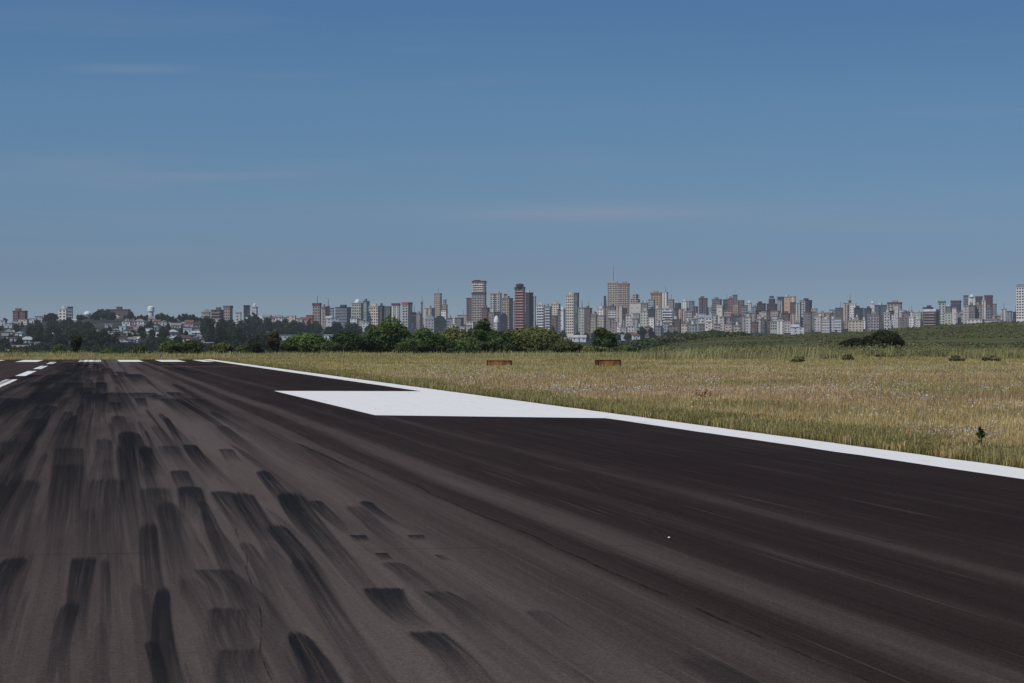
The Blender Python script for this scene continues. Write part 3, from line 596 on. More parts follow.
# ------------------------------------------------------------------ city
COL = {'wh': ('white', (.60, .60, .60)), 'cr': ('cream', (.52, .47, .38)), 'be': ('beige', (.42, .35, .28)), 'lg': ('pale grey', (.42, .42, .44)), 'gr': ('grey', (.22, .22, .24)),
 'bg': ('blue-grey', (.22, .26, .31)), 'pb': ('pale blue', (.38, .45, .53)), 'te': ('teal', (.10, .16, .16)), 'db': ('dark blue', (.035, .055, .10)), 'br': ('brick red', (.27, .11, .085)),
 'ma': ('maroon', (.10, .045, .05)), 'bn': ('brown', (.17, .11, .085)), 'pk': ('pink', (.46, .34, .32)), 'ch': ('charcoal', (.055, .055, .065)), 'gn': ('pale green', (.36, .42, .36)), 'or': ('tan orange', (.46, .29, .16)), 'rd': ('red', (.33, .08, .07)), 'pg': ('mauve grey', (.26, .22, .25))}
LY = {0: 3750, 1: 3400, 2: 3000, 3: 2700, 4: 2560}
WIN = MB().box(-.85, .85, -.12, 0, 0, 1.6, True).mesh('window'); WIN.materials.append(M_GLASS)
BLD = []
def building(u0, u1, vt, lay, r, ck, style='grid', feat='p', label=None, cap=None, wins=0, bal=0, vb=None, nm='apartment_block'):
    """r: share of the width that is the shaded right-hand side (negative: left-hand side faces us)"""
    Y = LY[lay] + random.uniform(-90, 90) if lay in LY else lay
    u0 += random.uniform(-.15, .15); W = (u1 - u0) / F * Y; X = px((u0 + u1) / 2, Y); zt = zz(vt, Y); zb = gz1(X, Y) - 3
    if vb: zb = min(zz(vb, Y), zt - 5); zb = gz1(X, Y) - 1 if zb < gz1(X, Y) else gz1(X, Y) - 1
    Hh = zt - zb
    if abs(r) < .03: ph = 0.; a = W; d = min(22, max(9, W * .8))
    else:
        ph = R(random.uniform(17, 32) if abs(r) < .45 else 45); a = (1 - abs(r)) * W / math.cos(ph); d = abs(r) * W / math.sin(ph); ph = ph if r < 0 else -ph
    # ph > 0 turns the block so its right-hand flank shows
    col = COL[ck][1]; lv = random.uniform(.68, 1.28); gm_ = sum(col) / 3; col = tuple((c * .66 + gm_ * .34) * lv * q_ for c, q_ in zip(col, (1.07, 1., .93)))
    root = link(nm, None, None, None, (X, Y, zb), ph)
    b = MB(); x0, x1 = -a / 2, a / 2
    feats = feat + ('' if label or random.random() > .3 else random.choice('at'))
    roofh = {'p': 3.2, 't': 4.2, 'd': 4.5, 's': 0}.get(feats[:1], 0) if feats else 0
    hb = Hh - (roofh if (roofh < Hh * .25 and 'o' not in feats) else 0)
    if 's' in feats:   # stepped top
        b.box(x0, x1, 0, d, 0, hb - 7); b.box(x0 + a * .22, x1 - a * .22, .4, d - .4, hb - 7.2, hb)
    elif 'n' in feats and a > 8:  # vertical notch in the front
        b.box(x0, -a * .07, 0, d, 0, hb); b.box(-a * .07 + .003, a * .07 - .003, 1.8, d - .3, 0, hb - .6); b.box(a * .07, x1, 0, d, 0, hb - random.choice([0, 0, 1.5]))
    else: b.box(x0, x1, 0, d, 0, hb)
    b.build('wall', FM['blank' if wins else style], root, color=col)
    cc = COL[cap][1] if cap else tuple(c * .55 for c in col)
    if 's' not in feats:
        q = MB().box(x0 - .35, x1 + .35, -.35, d + .35, hb + .002, hb + (2.6 if cap else .9), True); q.build('roof', M_TRIM, root, color=cc)
    top = hb + (2.6 if cap and 's' not in feats else .9)
    for i, ch in enumerate(feats):
        if ch == 'p':
            s = random.uniform(-.15, .15) * a; MB().box(s - a * .22, s + a * .2, d * .25, d * .7, top, top + 2.6, True).build('roof_house', M_TRIM, root, color=tuple(c * .8 for c in col))
        elif ch == 't':
            s = random.uniform(-.2, .2) * a; MB().cyl(s, d * .5, top, top + 3, min(2.6, a * .2), min(2.6, a * .2), 12).build('water_tank', M_TRIM, root, color=(.55, .55, .54))
        elif ch == 'k': MB().cyl(0, d * .45, top - .2, top + 2.2, a * .36, a * .42, 14).dome(0, d * .45, top + 2.2, a * .42, 1.6).build('roof_house', M_TRIM, root, color=(.05, .05, .055))
        elif ch == 'd': MB().dome(0, d * .5, top, min(3.6, a * .3), 4).build('roof_dome', M_TRIM, root, color=(.62, .62, .62))
        elif ch == 'a': MB().tube((a * .1, d * .4, top), (a * .1, d * .4, top + (22 if 'A' in feats else 8)), .45, .2).build('antenna', M_METAL, root)
    nf = int((Hh - 3) / 3.05)
    if wins:
        cols = wins; fl = [k for k in range(nf) if zb + (k + 1) * 3.05 > zz(333, Y)]; fl = fl[-max(1, 90 // (cols + (2 if abs(r) > .15 else 0))):]
        sw = random.uniform(.9, 1.15)
        for k in fl:
            zz_ = hb - 2.5 - (fl[-1] - k) * 3.05
            if zz_ < 1: continue
            for c_ in range(cols):
                xx = x0 + a * (c_ + .5) / cols
                o = bpy.data.objects.new('window', WIN); C.objects.link(o); o.parent = root; yy = 0.
                if 'n' in feats and abs(xx) < a * .075: yy = 1.8
                if 's' in feats and zz_ > hb - 7.2: yy = .4; 
                if 's' in feats and zz_ > hb - 8.5 and abs(xx) > a * .24: o.location = (xx, yy, .5); bpy.data.objects.remove(o); continue
                o.location = (xx, yy, zz_); o.scale = (min(1.4, a / cols / 3.0) * sw, 1, 1)
            if abs(r) > .15:
                for c_ in range(2):
                    o = bpy.data.objects.new('window', WIN); C.objects.link(o); o.parent = root
                    if r > 0: o.location = (x1, d * (c_ + .5) / 2, zz_); o.rotation_euler = (0, 0, math.pi / 2)
                    else: o.location = (x0, d * (c_ + .5) / 2, zz_); o.rotation_euler = (0, 0, -math.pi / 2)
    if bal:
        me = MB().box(x0 + a * .06, x1 - a * .06, -1.3, -.002, 0, 1.05, True).mesh('balcony'); me.materials.append(M_TRIM); c2 = tuple(min(.7, c * 1.45 + .05) for c in col)
        for k in range(nf):
            zk = hb - 3.0 - k * 3.05
            if zk < 3 or zb + zk < zz(335, Y) or k > 26: break
            o = bpy.data.objects.new('balcony', me); C.objects.link(o); o.parent = root; o.location = (0, 0, zk); o.color = (*c2, 1)
    root['category'] = 'building'
    BLD.append(dict(o=root, u=(u0 + u1) / 2, v=vt, Y=Y, ck=ck, w=u1 - u0, feat=feats, style=style, label=label, cap=cap, h=Hh)); return root
B = building
# --- left hill crest
B(11.4, 26, 308.5, 4, .12, 'br', 'grid', 'pn', 'brick red apartment block at the far left of the skyline', wins=4)
B(57.7, 67, 306.2, 4, .12, 'wh', 'vert', 'p', 'white narrow block joined to a dark blue block on the left ridge', wins=2)
B(67, 72.5, 307.5, 4, .1, 'db', 'glass', '', 'dark blue glass block joined to a white one on the left ridge')
B(108, 128, 310, 4, 0, 'bn', 'grid', '', 'long low reddish brown building above the trees on the left ridge', nm='long_building')
B(116.5, 121, 307.6, 2590, 0, 'br', 'grid', '', 'small red upper block rising behind the long low reddish brown building')
B(200.6, 210, 309.5, 4, .1, 'be', 'band', 'p', 'lowest left wing of the beige apartment group right of the water tower')
B(209.5, 222, 307.5, 4, .2, 'bn', 'grid', 'pn', 'brown and beige middle block of the apartment group right of the water tower', wins=4, bal=1)
B(222, 231, 308, 4, .25, 'be', 'grid', '', 'beige right-hand block of the apartment group right of the water tower', cap='bn', wins=3)
B(243.7, 249, 306, 4, 0, 'db', 'band', '', 'slim dark blue tower with pale bands standing alone on the left')
B(251, 257, 303.5, 4, .2, 'lg', 'grid', 'd', 'pale grey tower with rounded white top right of the slim dark blue tower')
B(235.5, 240.5, 313, 4, 0, 'wh', 'grid', '', 'small white cube building left of the slim dark blue tower')
B(311.7, 320.5, 305.5, 4, .15, 'be', 'grid', 'a', 'beige tower with dark red cap, left of the blue glass office block', cap='ma', wins=3)
B(321, 326, 306, 4, .3, 'pk', 'grid', 'p', 'slim pink tower touching the beige tower with dark red cap', cap='bn')
B(326.8, 329, 307, 4, 0, 'ch', 'vert', 'a', 'very thin charcoal tower between the slim pink tower and a pale one')
B(329, 333.5, 308.5, 4, 0, 'lg', 'grid', '', 'short pale grey tower just left of the blue glass office block')
B(333, 349, 305, 4, .25, 'db', 'glass', 'p', 'broad dark blue glass office block', nm='office_block')
B(350.5, 362, 299.5, 4, .2, 'gn', 'grid', 'd', 'pale green tower with white rounded roof tank right of the blue glass office block', wins=4)
B(361.5, 368, 299, 2650, .4, 'te', 'glass', 'p', 'dark teal tower behind the pale green tower with rounded tank')
B(367.6, 379, 303.8, 4, .18, 'cr', 'grid', 'p', 'cream tower with rows of windows rising behind the largest broad tree', wins=4)
B(378, 383, 303.5, 2640, .4, 'te', 'band', 'p', 'shaded right side of the cream tower, built as a narrow teal block')  # shaded side of the cream tower, its shade put into the teal colour
B(383, 391, 307, 3, .25, 'te', 'grid', 'n', 'teal block between the cream tower and a white striped block')
B(391, 399.5, 305.5, 3, .12, 'wh', 'vert', 'n', 'white block with black vertical window strips left of a red-topped one', cap='ma')
B(400, 410, 304.5, 3, .4, 'wh', 'grid', '', 'white block with bright red top storey and dark red flank', cap='rd', wins=2)
B(405, 410, 307.6, 2, .5, 'br', 'vert', '', 'dark red flank block behind the white block with red top')
B(411, 416, 313, 3, 0, 'ch', 'grid', 'a', 'low charcoal building with mast right of the red-topped block'); B(415.5, 421, 311.5, 2, .3, 'gr', 'grid', 'p')
B(421, 422.6, 303, 2, 0, 'gr', 'blank', 'a', 'very thin grey shaft with antenna left of the slim tall beige pair')
B(422.6, 433, 306, 2, .3, 'cr', 'vert', 'pn', 'cream block in front of the slim tall beige pair, with dark centre strip')
B(433, 441, 293.8, 1, .2, 'be', 'grid', 'a', 'tall slim beige tower with spike, highest of the group left of the capped tower', wins=3); B(441, 447, 299.5, 1, .2, 'pk', 'band', 's', 'stepped pink-beige tower right of the tall slim beige tower with spike')
B(441, 446.3, 311, 3, .1, 'wh', 'grid', '')
# tall capped tower group
B(466.5, 473, 298.5, 1, 0, 'bn', 'band', '', 'brown lower left wing of the tallest capped tower', wins=2)
B(470.8, 485.4, 294.5, 2, .12, 'be', 'vert', 'o', 'banded lower body of the tallest capped tower', cap='ch', wins=5)
B(471, 485.2, 282.6, 1, .15, 'pk', 'grid', 'on', 'tallest tower of the left city with dark cap and balconies', cap='ma', wins=5, bal=1)
B(474, 480.3, 280.6, 3600, 0, 'ch', 'blank', 'o', 'dark machine room block on top of the tallest capped tower')
B(480.5, 488.5, 305.5, 3, .3, 'br', 'grid', 'p', 'brick red block at the right foot of the tallest capped tower', wins=3)
B(488, 495, 309, 3, .2, 'pg', 'grid', ''); B(489, 500.8, 291.5, 1, .15, 'wh', 'vert', 'pn', 'white tower with dark vertical windows right of the tallest capped tower', wins=4)
B(499.4, 511, 296, 2, .35, 'be', 'grid', 'p', 'beige tower with brown flank left of the brick balcony tower', wins=3); B(504, 507, 294.6, 3150, 0, 'bn', 'blank', '', 'small brown roof block behind the beige tower with brown flank')
B(510, 514.8, 302, 1, .2, 'te', 'glass', '')
B(514, 524.5, 289.2, 3, .1, 'br', 'band', 'k', 'brick red tower with pale balcony bands, round dark cap on top', cap='ch', wins=3, bal=1)
B(523.5, 531.3, 289.6, 2750, .5, 'ma', 'grid', 't', 'dark maroon tower joined to the right of the brick balcony tower', wins=2, bal=0)
B(531, 535.5, 297, 2, .2, 'pb', 'vert', '', 'slim pale blue slab right of the dark maroon tower')
B(536, 544.3, 302.5, 3, .12, 'wh', 'band', 'p', 'white tower striped by dark balconies, left one of the striped pair', wins=3, bal=1)
B(544.4, 551, 304, 2660, .2, 'lg', 'band', 'p', 'pale grey striped tower, right one of the striped pair', bal=1)
B(550, 559.5, 302, 1, .2, 'cr', 'grid', 'p'); B(551, 557, 316, 3, .2, 'bn', 'grid', '', 'small brown block at the foot of a white and blue tower')
B(557, 565, 307, 2, .4, 'wh', 'blank', 'd', 'white tower with blue flank and rounded roof left of the tall pale tower'); B(557.6, 560.8, 310, 2900, 0, 'db', 'glass', '', 'narrow blue glass strip in front of the white tower with rounded roof')
B(565.3, 574, 292.2, 3, .12, 'cr', 'band', 'p', 'tall cream tower with fine window rows and dark flank, left of the broad beige tower', wins=4); B(573.2, 578.3, 293.5, 2790, .35, 'te', 'vert', '', 'shaded right side of the tall cream tower, built as a dark block')  # second block is the tower's shaded side, the shade put into its dark colour
B(578, 584.5, 308, 3, .1, 'gn', 'grid', ''); B(583.5, 591, 306, 2, .3, 'bn', 'grid', 'pa', 'brown block with small mast between the tall cream tower and the broad beige tower')
B(590.5, 597, 311.5, 3, .15, 'pk', 'band', 'p', wins=0); B(596, 604, 306.5, 2, .2, 'wh', 'grid', 'p'); B(603.5, 608.5, 307, 2920, 0, 'pk', 'vert', '')
B(604, 606, 296.5, 0, 0, 'ch', 'blank', '', 'very thin dark shaft just left of the broad beige tower')
B(607, 617.2, 282.8, 1, .05, 'be', 'grid', 'aA', 'left half of the highest broad beige tower, carrying a tall mast', cap='be', wins=4)
B(617.6, 629, 282.8, 3420, .1, 'be', 'grid', 'p', 'right half of the highest broad beige tower, with reddish top floors', cap='br', wins=5)
B(629, 639, 294, 1, .3, 'be', 'grid', 's', 'stepped beige block right of the highest broad tower', wins=3)
B(608, 616, 304.5, 2, .3, 'bg', 'grid', 'p'); B(616, 622.5, 306, 3, .1, 'be', 'vert', ''); B(622, 626.5, 309, 2780, .2, 'ma', 'grid', ''); B(626, 631, 315, 3, 0, 'wh', 'grid', '')
B(629, 641, 303.4, 2, .05, 'wh', 'blank', '', 'broad blank white wall block below the stepped beige block'); B(632.5, 640, 314, 2700, .1, 'lg', 'vert', '', 'pale grey block below the blank white wall')
B(640, 648, 301, 1, .2, 'be', 'band', 'pt'); B(640, 648, 308.5, 3, .1, 'gn', 'grid', 'p')
B(650, 661.8, 292.2, 1, .12, 'or', 'grid', 'p', 'tan block with brown upper floors, second highest right of the broad beige tower', cap='bn', wins=4); B(661.5, 667.3, 292.6, 1, .3, 'wh', 'vert', 'a', 'white tower with thin mast glued to the tan block')
B(647.5, 654.5, 300, 2, .2, 'pb', 'band', ''); B(647.5, 655, 307, 3, .2, 'ch', 'grid', 'p', 'charcoal grey block below the tan block', wins=3); B(655, 661.6, 306.4, 2760, .1, 'cr', 'grid', 'p')
B(661.5, 673.5, 306, 3, .1, 'pb', 'grid', 'pn', 'pale blue-white block with big windows, front row right of centre', wins=4, bal=1); B(667, 673.6, 300, 1, .2, 'be', 'grid', ''); B(674.6, 678.8, 309, 2, 0, 'bn', 'vert', '')
B(673.6, 680.5, 300.8, 0, .3, 'db', 'grid', 't'); B(681, 687.2, 299.5, 0, .2, 'wh', 'grid', 'p'); B(678, 687, 309.5, 2, .2, 'pk', 'vert', 'n', 'pink and white block with a recessed centre behind two low pink blocks'); B(687, 691, 312, 2, .2, 'wh', 'grid', '')
B(678, 684.5, 322, 3, .1, 'pk', 'band', '', 'left one of the two low pink blocks beside the hill', wins=2); B(684.8, 689.8, 323, 2680, .1, 'pk', 'band', '', 'right one of the two low pink blocks beside the hill', wins=2)
B(691.5, 698.3, 316, 3, .2, 'lg', 'grid', 'p'); B(688, 694, 301.5, 0, .2, 'bg', 'grid', ''); B(698, 707, 296.4, 1, .15, 'bn', 'vert', 'pn', 'tall brown tower with a dark centre stripe, right of the tan block', wins=2)
B(698.5, 704.5, 317, 3, .05, 'wh', 'grid', '', 'left one of the white twin blocks with pale blue tops', cap='pb', wins=2); B(705, 712, 317.5, 3, .1, 'wh', 'grid', '', 'right one of the white twin blocks with pale blue tops', cap='pb', wins=2)
B(711, 721, 297.5, 1, .2, 'pg', 'grid', 'p', 'mauve grey tower between the tall brown tower and the red tower', wins=4); B(712, 716.6, 311, 2, .2, 'db', 'glass', '')
B(716, 722.8, 307.2, 3, .2, 'cr', 'blank', '', 'cream tower with flat overhanging roof in front of the mauve grey tower', cap='gn'); B(722.7, 724.8, 309, 2, 0, 'ch', 'vert', '')
B(722.5, 729, 300, 0, .2, 'ch', 'band', ''); B(727.8, 733.4, 296.6, 1, .1, 'rd', 'grid', 'p', 'red tower with small dark green roof box at its right', wins=2); B(732, 737, 295.2, 0, .2, 'te', 'blank', '', 'dark green topped block right behind the red tower'); B(737, 743.8, 300.8, 1, .2, 'br', 'band', '')
B(724, 730.4, 317.5, 3, .2, 'bg', 'vert', ''); B(730.5, 735.2, 315.3, 3, .2, 'te', 'vert', ''); B(733, 738.5, 304, 2, .1, 'be', 'grid', ''); B(741, 747, 306, 2, .2, 'db', 'glass', ''); B(746, 751.3, 300.5, 0, .2, 'wh', 'grid', 'd'); B(751, 757, 305, 0, .3, 'bg', 'grid', 'p')
B(735, 745.3, 313.8, 3, .1, 'be', 'grid', 'n', 'beige block with recessed centre at the left foot of the hill', wins=4); B(745, 751.2, 314.5, 3, .2, 'lg', 'grid', 'p'); B(750.5, 757, 318, 2, .2, 'gr', 'band', '')
B(756, 765.2, 301.6, 1, .2, 'ma', 'grid', 'p', 'lower maroon block left of the big maroon tower', wins=3); B(765.5, 776.7, 296.2, 1, .2, 'ma', 'grid', 'ps', 'big maroon tower with stepped top', wins=4); B(776.6, 783.8, 298.5, 1, .3, 'ch', 'vert', '', 'charcoal block with white centre panel right of the big maroon tower', cap='ch'); B(778.3, 782, 300.5, 3350, 0, 'wh', 'vert', '', 'narrow white panel tower in front of a charcoal block')
B(784, 790, 294.3, 1, .1, 'or', 'blank', 't', 'tan orange tower, tallest right of the big maroon tower'); B(789.8, 795.3, 296.6, 3450, .2, 'cr', 'grid', '', 'cream tower glued to the right of the tan orange tower'); B(790, 795.6, 303, 2, .2, 'bn', 'grid', '')
B(756.5, 762, 311, 2, 0, 'ma', 'vert', ''); B(762, 766.4, 312, 3, 0, 'wh', 'blank', '', 'narrow white slab between two maroon flanks'); B(766, 770.6, 311, 2, .2, 'ma', 'vert', ''); B(756, 761.2, 319.6, 3, .2, 'wh', 'grid', '')
B(769.8, 779, 311.4, 2, .2, 'pk', 'grid', ''); B(780, 789.4, 311.4, 2, .2, 'bn', 'grid', 'p'); B(770, 777, 321.5, 3, .1, 'gn', 'grid', '', 'pale green low block, leftmost of three in a row beside the hill crest', wins=3); B(777, 784, 321, 3, .1, 'wh', 'vert', '', 'white low block in the middle of three beside the hill crest'); B(784, 790.8, 321.8, 3, .1, 'lg', 'grid', '', 'pale grey low block, rightmost of three beside the hill crest')
B(789, 797, 314, 2, .2, 'pk', 'vert', ''); B(795, 800.5, 303.6, 2, .3, 'gn', 'vert', ''); B(799, 805.3, 300.8, 2, .1, 'lg', 'vert', '', 'pale grey front tower of the dark blue capped pair', wins=2); B(798.4, 811, 298.4, 1, .3, 'db', 'grid', 'p', 'dark blue capped tower right of the tan orange tower', wins=4)
B(811, 817, 306, 1, .2, 'be', 'grid', 't'); B(803.5, 811.2, 313, 3, .2, 'pg', 'grid', ''); B(811, 815, 312, 2, .2, 'gr', 'grid', ''); B(813.6, 821.3, 317, 3, .2, 'lg', 'grid', ''); B(821, 830.2, 317.3, 3, .2, 'lg', 'band', 'p'); B(830, 835.8, 317, 3, .1, 'pb', 'grid', 'p'); B(835, 841.3, 319.6, 3, .1, 'pb', 'band', '')
B(817, 825, 311, 1, .2, 'be', 'grid', 'p'); B(824, 832, 313, 1, .2, 'pk', 'band', ''); B(829, 836, 310, 0, .2, 'bg', 'grid', '')
B(834.6, 843.8, 308.4, 2, .2, 'te', 'grid', 'a', 'dark teal block at the left of the pointed dark group'); B(843, 847.3, 303.5, 2, .1, 'be', 'vert', '', 'narrow beige slab left of the pointed tower'); B(847, 852, 300, 1, .2, 'bn', 'grid', 'sa', 'pointed brown tower with spike, left of the dark blue wide tower'); B(849.5, 856, 304, 2, .1, 'wh', 'grid', '')
B(853.6, 863.2, 306, 2, .1, 'db', 'vert', 'p', 'wide dark blue tower right of the pointed brown tower', wins=5); B(863, 871.3, 306.5, 1, .3, 'db', 'grid', 'p'); B(848.5, 862.7, 321, 3, .05, 'cr', 'grid', '', 'long low cream building on the hill crest below the wide dark blue tower', nm='long_building')
B(867.6, 879.2, 311.8, 3, .1, 'pg', 'grid', 'p', 'mauve grey broad block in front of a greenish tower', wins=4); B(874, 886.3, 302.4, 1, .1, 'te', 'grid', 'tn', 'greenish tower with white roof tank left of the dark-capped beige tower', wins=4); B(871, 874.5, 301, 0, 0, 'wh', 'blank', 'd')
B(886.6, 901.2, 301.8, 1, .15, 'be', 'grid', 'p', 'beige tower with dark cap on the right skyline, above a white slab', cap='ch', wins=4); B(884, 890, 310, 3, .1, 'wh', 'grid', 'p', 'white block at the foot of the dark-capped beige tower', wins=2); B(894, 898, 306, 2, .05, 'wh', 'blank', '', 'tall white slab in front of the dark-capped beige tower'); B(897.5, 902, 310, 2, .1, 'wh', 'grid', '')
B(890, 894, 308, 2, 0, 'ch', 'vert', ''); B(901, 909.6, 310.3, 2, .2, 'pg', 'grid', 'p'); B(909, 913.5, 312, 2, .1, 'wh', 'grid', ''); B(913, 921.2, 310.4, 2, .2, 'gn', 'grid', 'p'); B(905, 912, 308.5, 1, .2, 'gr', 'band', '')
B(921, 938, 311.5, 3, .35, 'bn', 'band', '', 'broad brown brick block with white roof edge on the right', cap='wh', wins=4, bal=1); B(921.5, 932.5, 305.5, 1, .3, 'ch', 'grid', 'p', 'charcoal block behind the broad brown brick block')
B(938, 945.3, 303, 2, .1, 'gn', 'grid', '', 'pale green-white tower with dark green cap', cap='te', wins=2); B(945, 951, 304, 1, .2, 'te', 'grid', 't'); B(950, 960.3, 302.2, 1, .2, 'db', 'grid', '', 'dark blue tower with maroon cap right of the green-capped tower', cap='ma'); B(952, 956.3, 308.5, 3, .1, 'wh', 'blank', '', 'bright white slab in front of the maroon-capped tower'); B(944, 952, 313, 3, .2, 'gn', 'grid', ''); B(956, 961, 311.5, 3, .2, 'bg', 'vert', '')
B(957, 964, 314, 2, .2, 'gn', 'grid', ''); B(964.4, 968.2, 296, 1, 0, 'te', 'glass', '', 'narrow dark teal tower left of the round-topped white tower'); B(968, 975.3, 294.5, 1, .1, 'wh', 'blank', 'd', 'white round-topped tower, highest of the right-hand cluster'); B(964.5, 968, 306, 3, 0, 'wh', 'grid', '')
B(968, 975.5, 303, 3, .2, 'pg', 'grid', 'p'); B(975, 982, 298, 1, .2, 'ma', 'band', '', 'left maroon-roofed block right of the round-topped white tower', cap='ma'); B(984, 992.2, 297, 1, .2, 'ma', 'grid', '', 'right maroon-roofed block right of the round-topped white tower', cap='ma')
B(975, 982, 302.5, 3, .2, 'be', 'grid', 'p', wins=3); B(981.6, 985.5, 301, 2, .1, 'wh', 'vert', ''); B(985, 992, 305, 3, .2, 'pg', 'grid', 'p', wins=3); B(992, 996.5, 304.4, 2, .3, 'pg', 'grid', ''); B(996.3, 1000.5, 313, 2, .2, 'gr', 'grid', '')
B(967.6, 982, 319.5, 4, .05, 'wh', 'grid', '', 'long low white building below the right-hand cluster, left one', nm='long_building'); B(982.5, 997, 320, 4, .05, 'lg', 'band', '', 'long low pale building below the right-hand cluster, right one', nm='long_building')
B(1000.6, 1006, 309.6, 2, .2, 'lg', 'vert', 'a'); B(1006, 1012.3, 311.5, 2, .3, 'bg', 'grid', ''); B(1012.5, 1017.3, 312.5, 2, .2, 'db', 'grid', '')
B(1016.5, 1034, 287, 3, .1, 'wh', 'vert', 'on', 'tall white and blue tower cut by the right edge of the picture', cap='bg', wins=7); B(1018, 1032, 285, 2900, .1, 'bg', 'blank', 'o', 'blue-grey machine room block on top of the rightmost tall tower')
# terraces of small city blocks further back and in the front gaps
r3 = random.Random(77)
skyl = [(412, 316), (447, 313), (467, 314), (490, 312), (560, 311), (590, 310), (640, 306), (690, 307), (760, 309), (830, 312), (880, 312), (940, 312), (1000, 315), (1040, 317)]
def sk(u): return float(np.interp(u, [a for a, _ in skyl], [b for _, b in skyl]))
u = 413
while u < 1040:
    w = r3.uniform(6, 11); B(u, u + w, sk(u) + r3.uniform(-2.2, 3.5), 0, r3.choice([0, .15, .25]), r3.choice(['wh', 'lg', 'pk', 'be', 'bg', 'cr', 'gr', 'lg', 'wh', 'bn']), r3.choice(['grid', 'band', 'vert', 'grid']), r3.choice(['', 'p', 't', ''])); u += w + r3.uniform(0, 1.5)
u = 592
while u < 1012:
    w = r3.uniform(3.5, 7.5); B(u, u + w, sk(u) + r3.uniform(1, 8), 2 + r3.random() * .0, r3.choice([0, .15, .3]), r3.choice(['wh', 'lg', 'pk', 'be', 'pb', 'cr', 'wh', 'bn', 'wh']), r3.choice(['grid', 'band', 'vert']), r3.choice(['', 'p', 'ta', 's'])); u += w + r3.uniform(.5, 3)
u = 447
while u < 800:
    w = r3.uniform(5, 9); 
    if not (472 < u + w / 2 < 592): B(u, u + w, 319 + r3.uniform(-4, 4), 3, r3.choice([0, .15, .25]), r3.choice(['wh', 'lg', 'pk', 'be', 'pb', 'cr', 'gr', 'wh', 'bn']), r3.choice(['grid', 'band', 'vert', 'grid']), r3.choice(['', 'p', '', '']))
    u += w + r3.uniform(0, 3)
u = 449
while u < 800:
    w = r3.uniform(5, 8)
    if u < 468 or 610 < u < 735: B(u, u + w, 325 + r3.uniform(-3, 3), 2500 + r3.uniform(0, 60), r3.choice([0, .15]), r3.choice(['wh', 'lg', 'pk', 'be', 'cr', 'wh', 'bg']), r3.choice(['grid', 'band', 'grid']), '')
    u += w + r3.uniform(.5, 4)
# round things on the skyline
def at_v(u, v, Y): return (px(u, Y), Y, gz1(px(u, Y), Y) - 1, zz(v, Y))
X, Y, z0, z1 = at_v(151, 306, 2520); r = tag(link('water_tower', None, None, None, (X, Y, z0)), 'white water tower with rounded tank rising above the trees of the left ridge', 'water tower')
hh = z1 - z0; MB().cyl(0, 0, 0, hh * .66, 2.9, 2.6, 12).build('shaft', M_TRIM, r, color=(.5, .5, .48)); MB().cyl(0, 0, hh * .55, hh * .66, 2.6, 3.6, 16, False).cyl(0, 0, hh * .66, hh * .9, 3.6, 3.5, 16, False).dome(0, 0, hh * .9, 3.6, hh * .1).build('tank', M_TRIM, r, color=(.66, .66, .64))
X, Y, z0, z1 = at_v(87.5, 311, 2540); r = tag(link('domed_building', None, None, None, (X, Y, z0)), 'white domed round building between the white-and-blue pair and the long brown building', 'building')
hh = z1 - z0; MB().cyl(0, 0, 0, hh * .62, 3.4, 3.4, 16).build('wall', FM['grid'], r, color=(.3, .33, .36)); MB().dome(0, 0, hh * .62 + .01, 3.9, hh * .38).build('dome', M_TRIM, r, color=(.64, .64, .62))
X, Y, z0, z1 = at_v(440, 315.5, 2500); r = tag(link('domed_hall', None, None, None, (X, Y, z0)), 'dark green round-roofed hall below the tall slim beige tower', 'building')
hh = z1 - z0; MB().box(-6, 6, 0, 10, 0, hh * .7).build('wall', FM['blank'], r, color=(.04, .055, .055)); b = MB()
for k in range(8):
    a0, a1 = math.pi * k / 8, math.pi * (k + 1) / 8; b.face([(-6.2 * math.cos(a0), -.3, hh * .7 + hh * .3 * math.sin(a0)), (-6.2 * math.cos(a1), -.3, hh * .7 + hh * .3 * math.sin(a1)), (-6.2 * math.cos(a1), 10.3, hh * .7 + hh * .3 * math.sin(a1)), (-6.2 * math.cos(a0), 10.3, hh * .7 + hh * .3 * math.sin(a0))])
b.face([(-6.2 * math.cos(math.pi * k / 8), -.3, hh * .7 + hh * .3 * math.sin(math.pi * k / 8)) for k in range(9)]); b.build('roof', M_TRIM, r, color=(.035, .055, .05))
X, Y, z0, z1 = at_v(496.5, 315.5, 2560); r = tag(link('domed_chapel', None, None, None, (X, Y, z0)), 'small white dome at the foot of the white tower beside the capped tower', 'building')
hh = z1 - z0; MB().cyl(0, 0, 0, hh * .7, 2.8, 2.8, 14).build('wall', FM['grid'], r, color=(.5, .5, .5)); MB().dome(0, 0, hh * .7 + .01, 3, hh * .3).build('dome', M_TRIM, r, color=(.66, .66, .64))
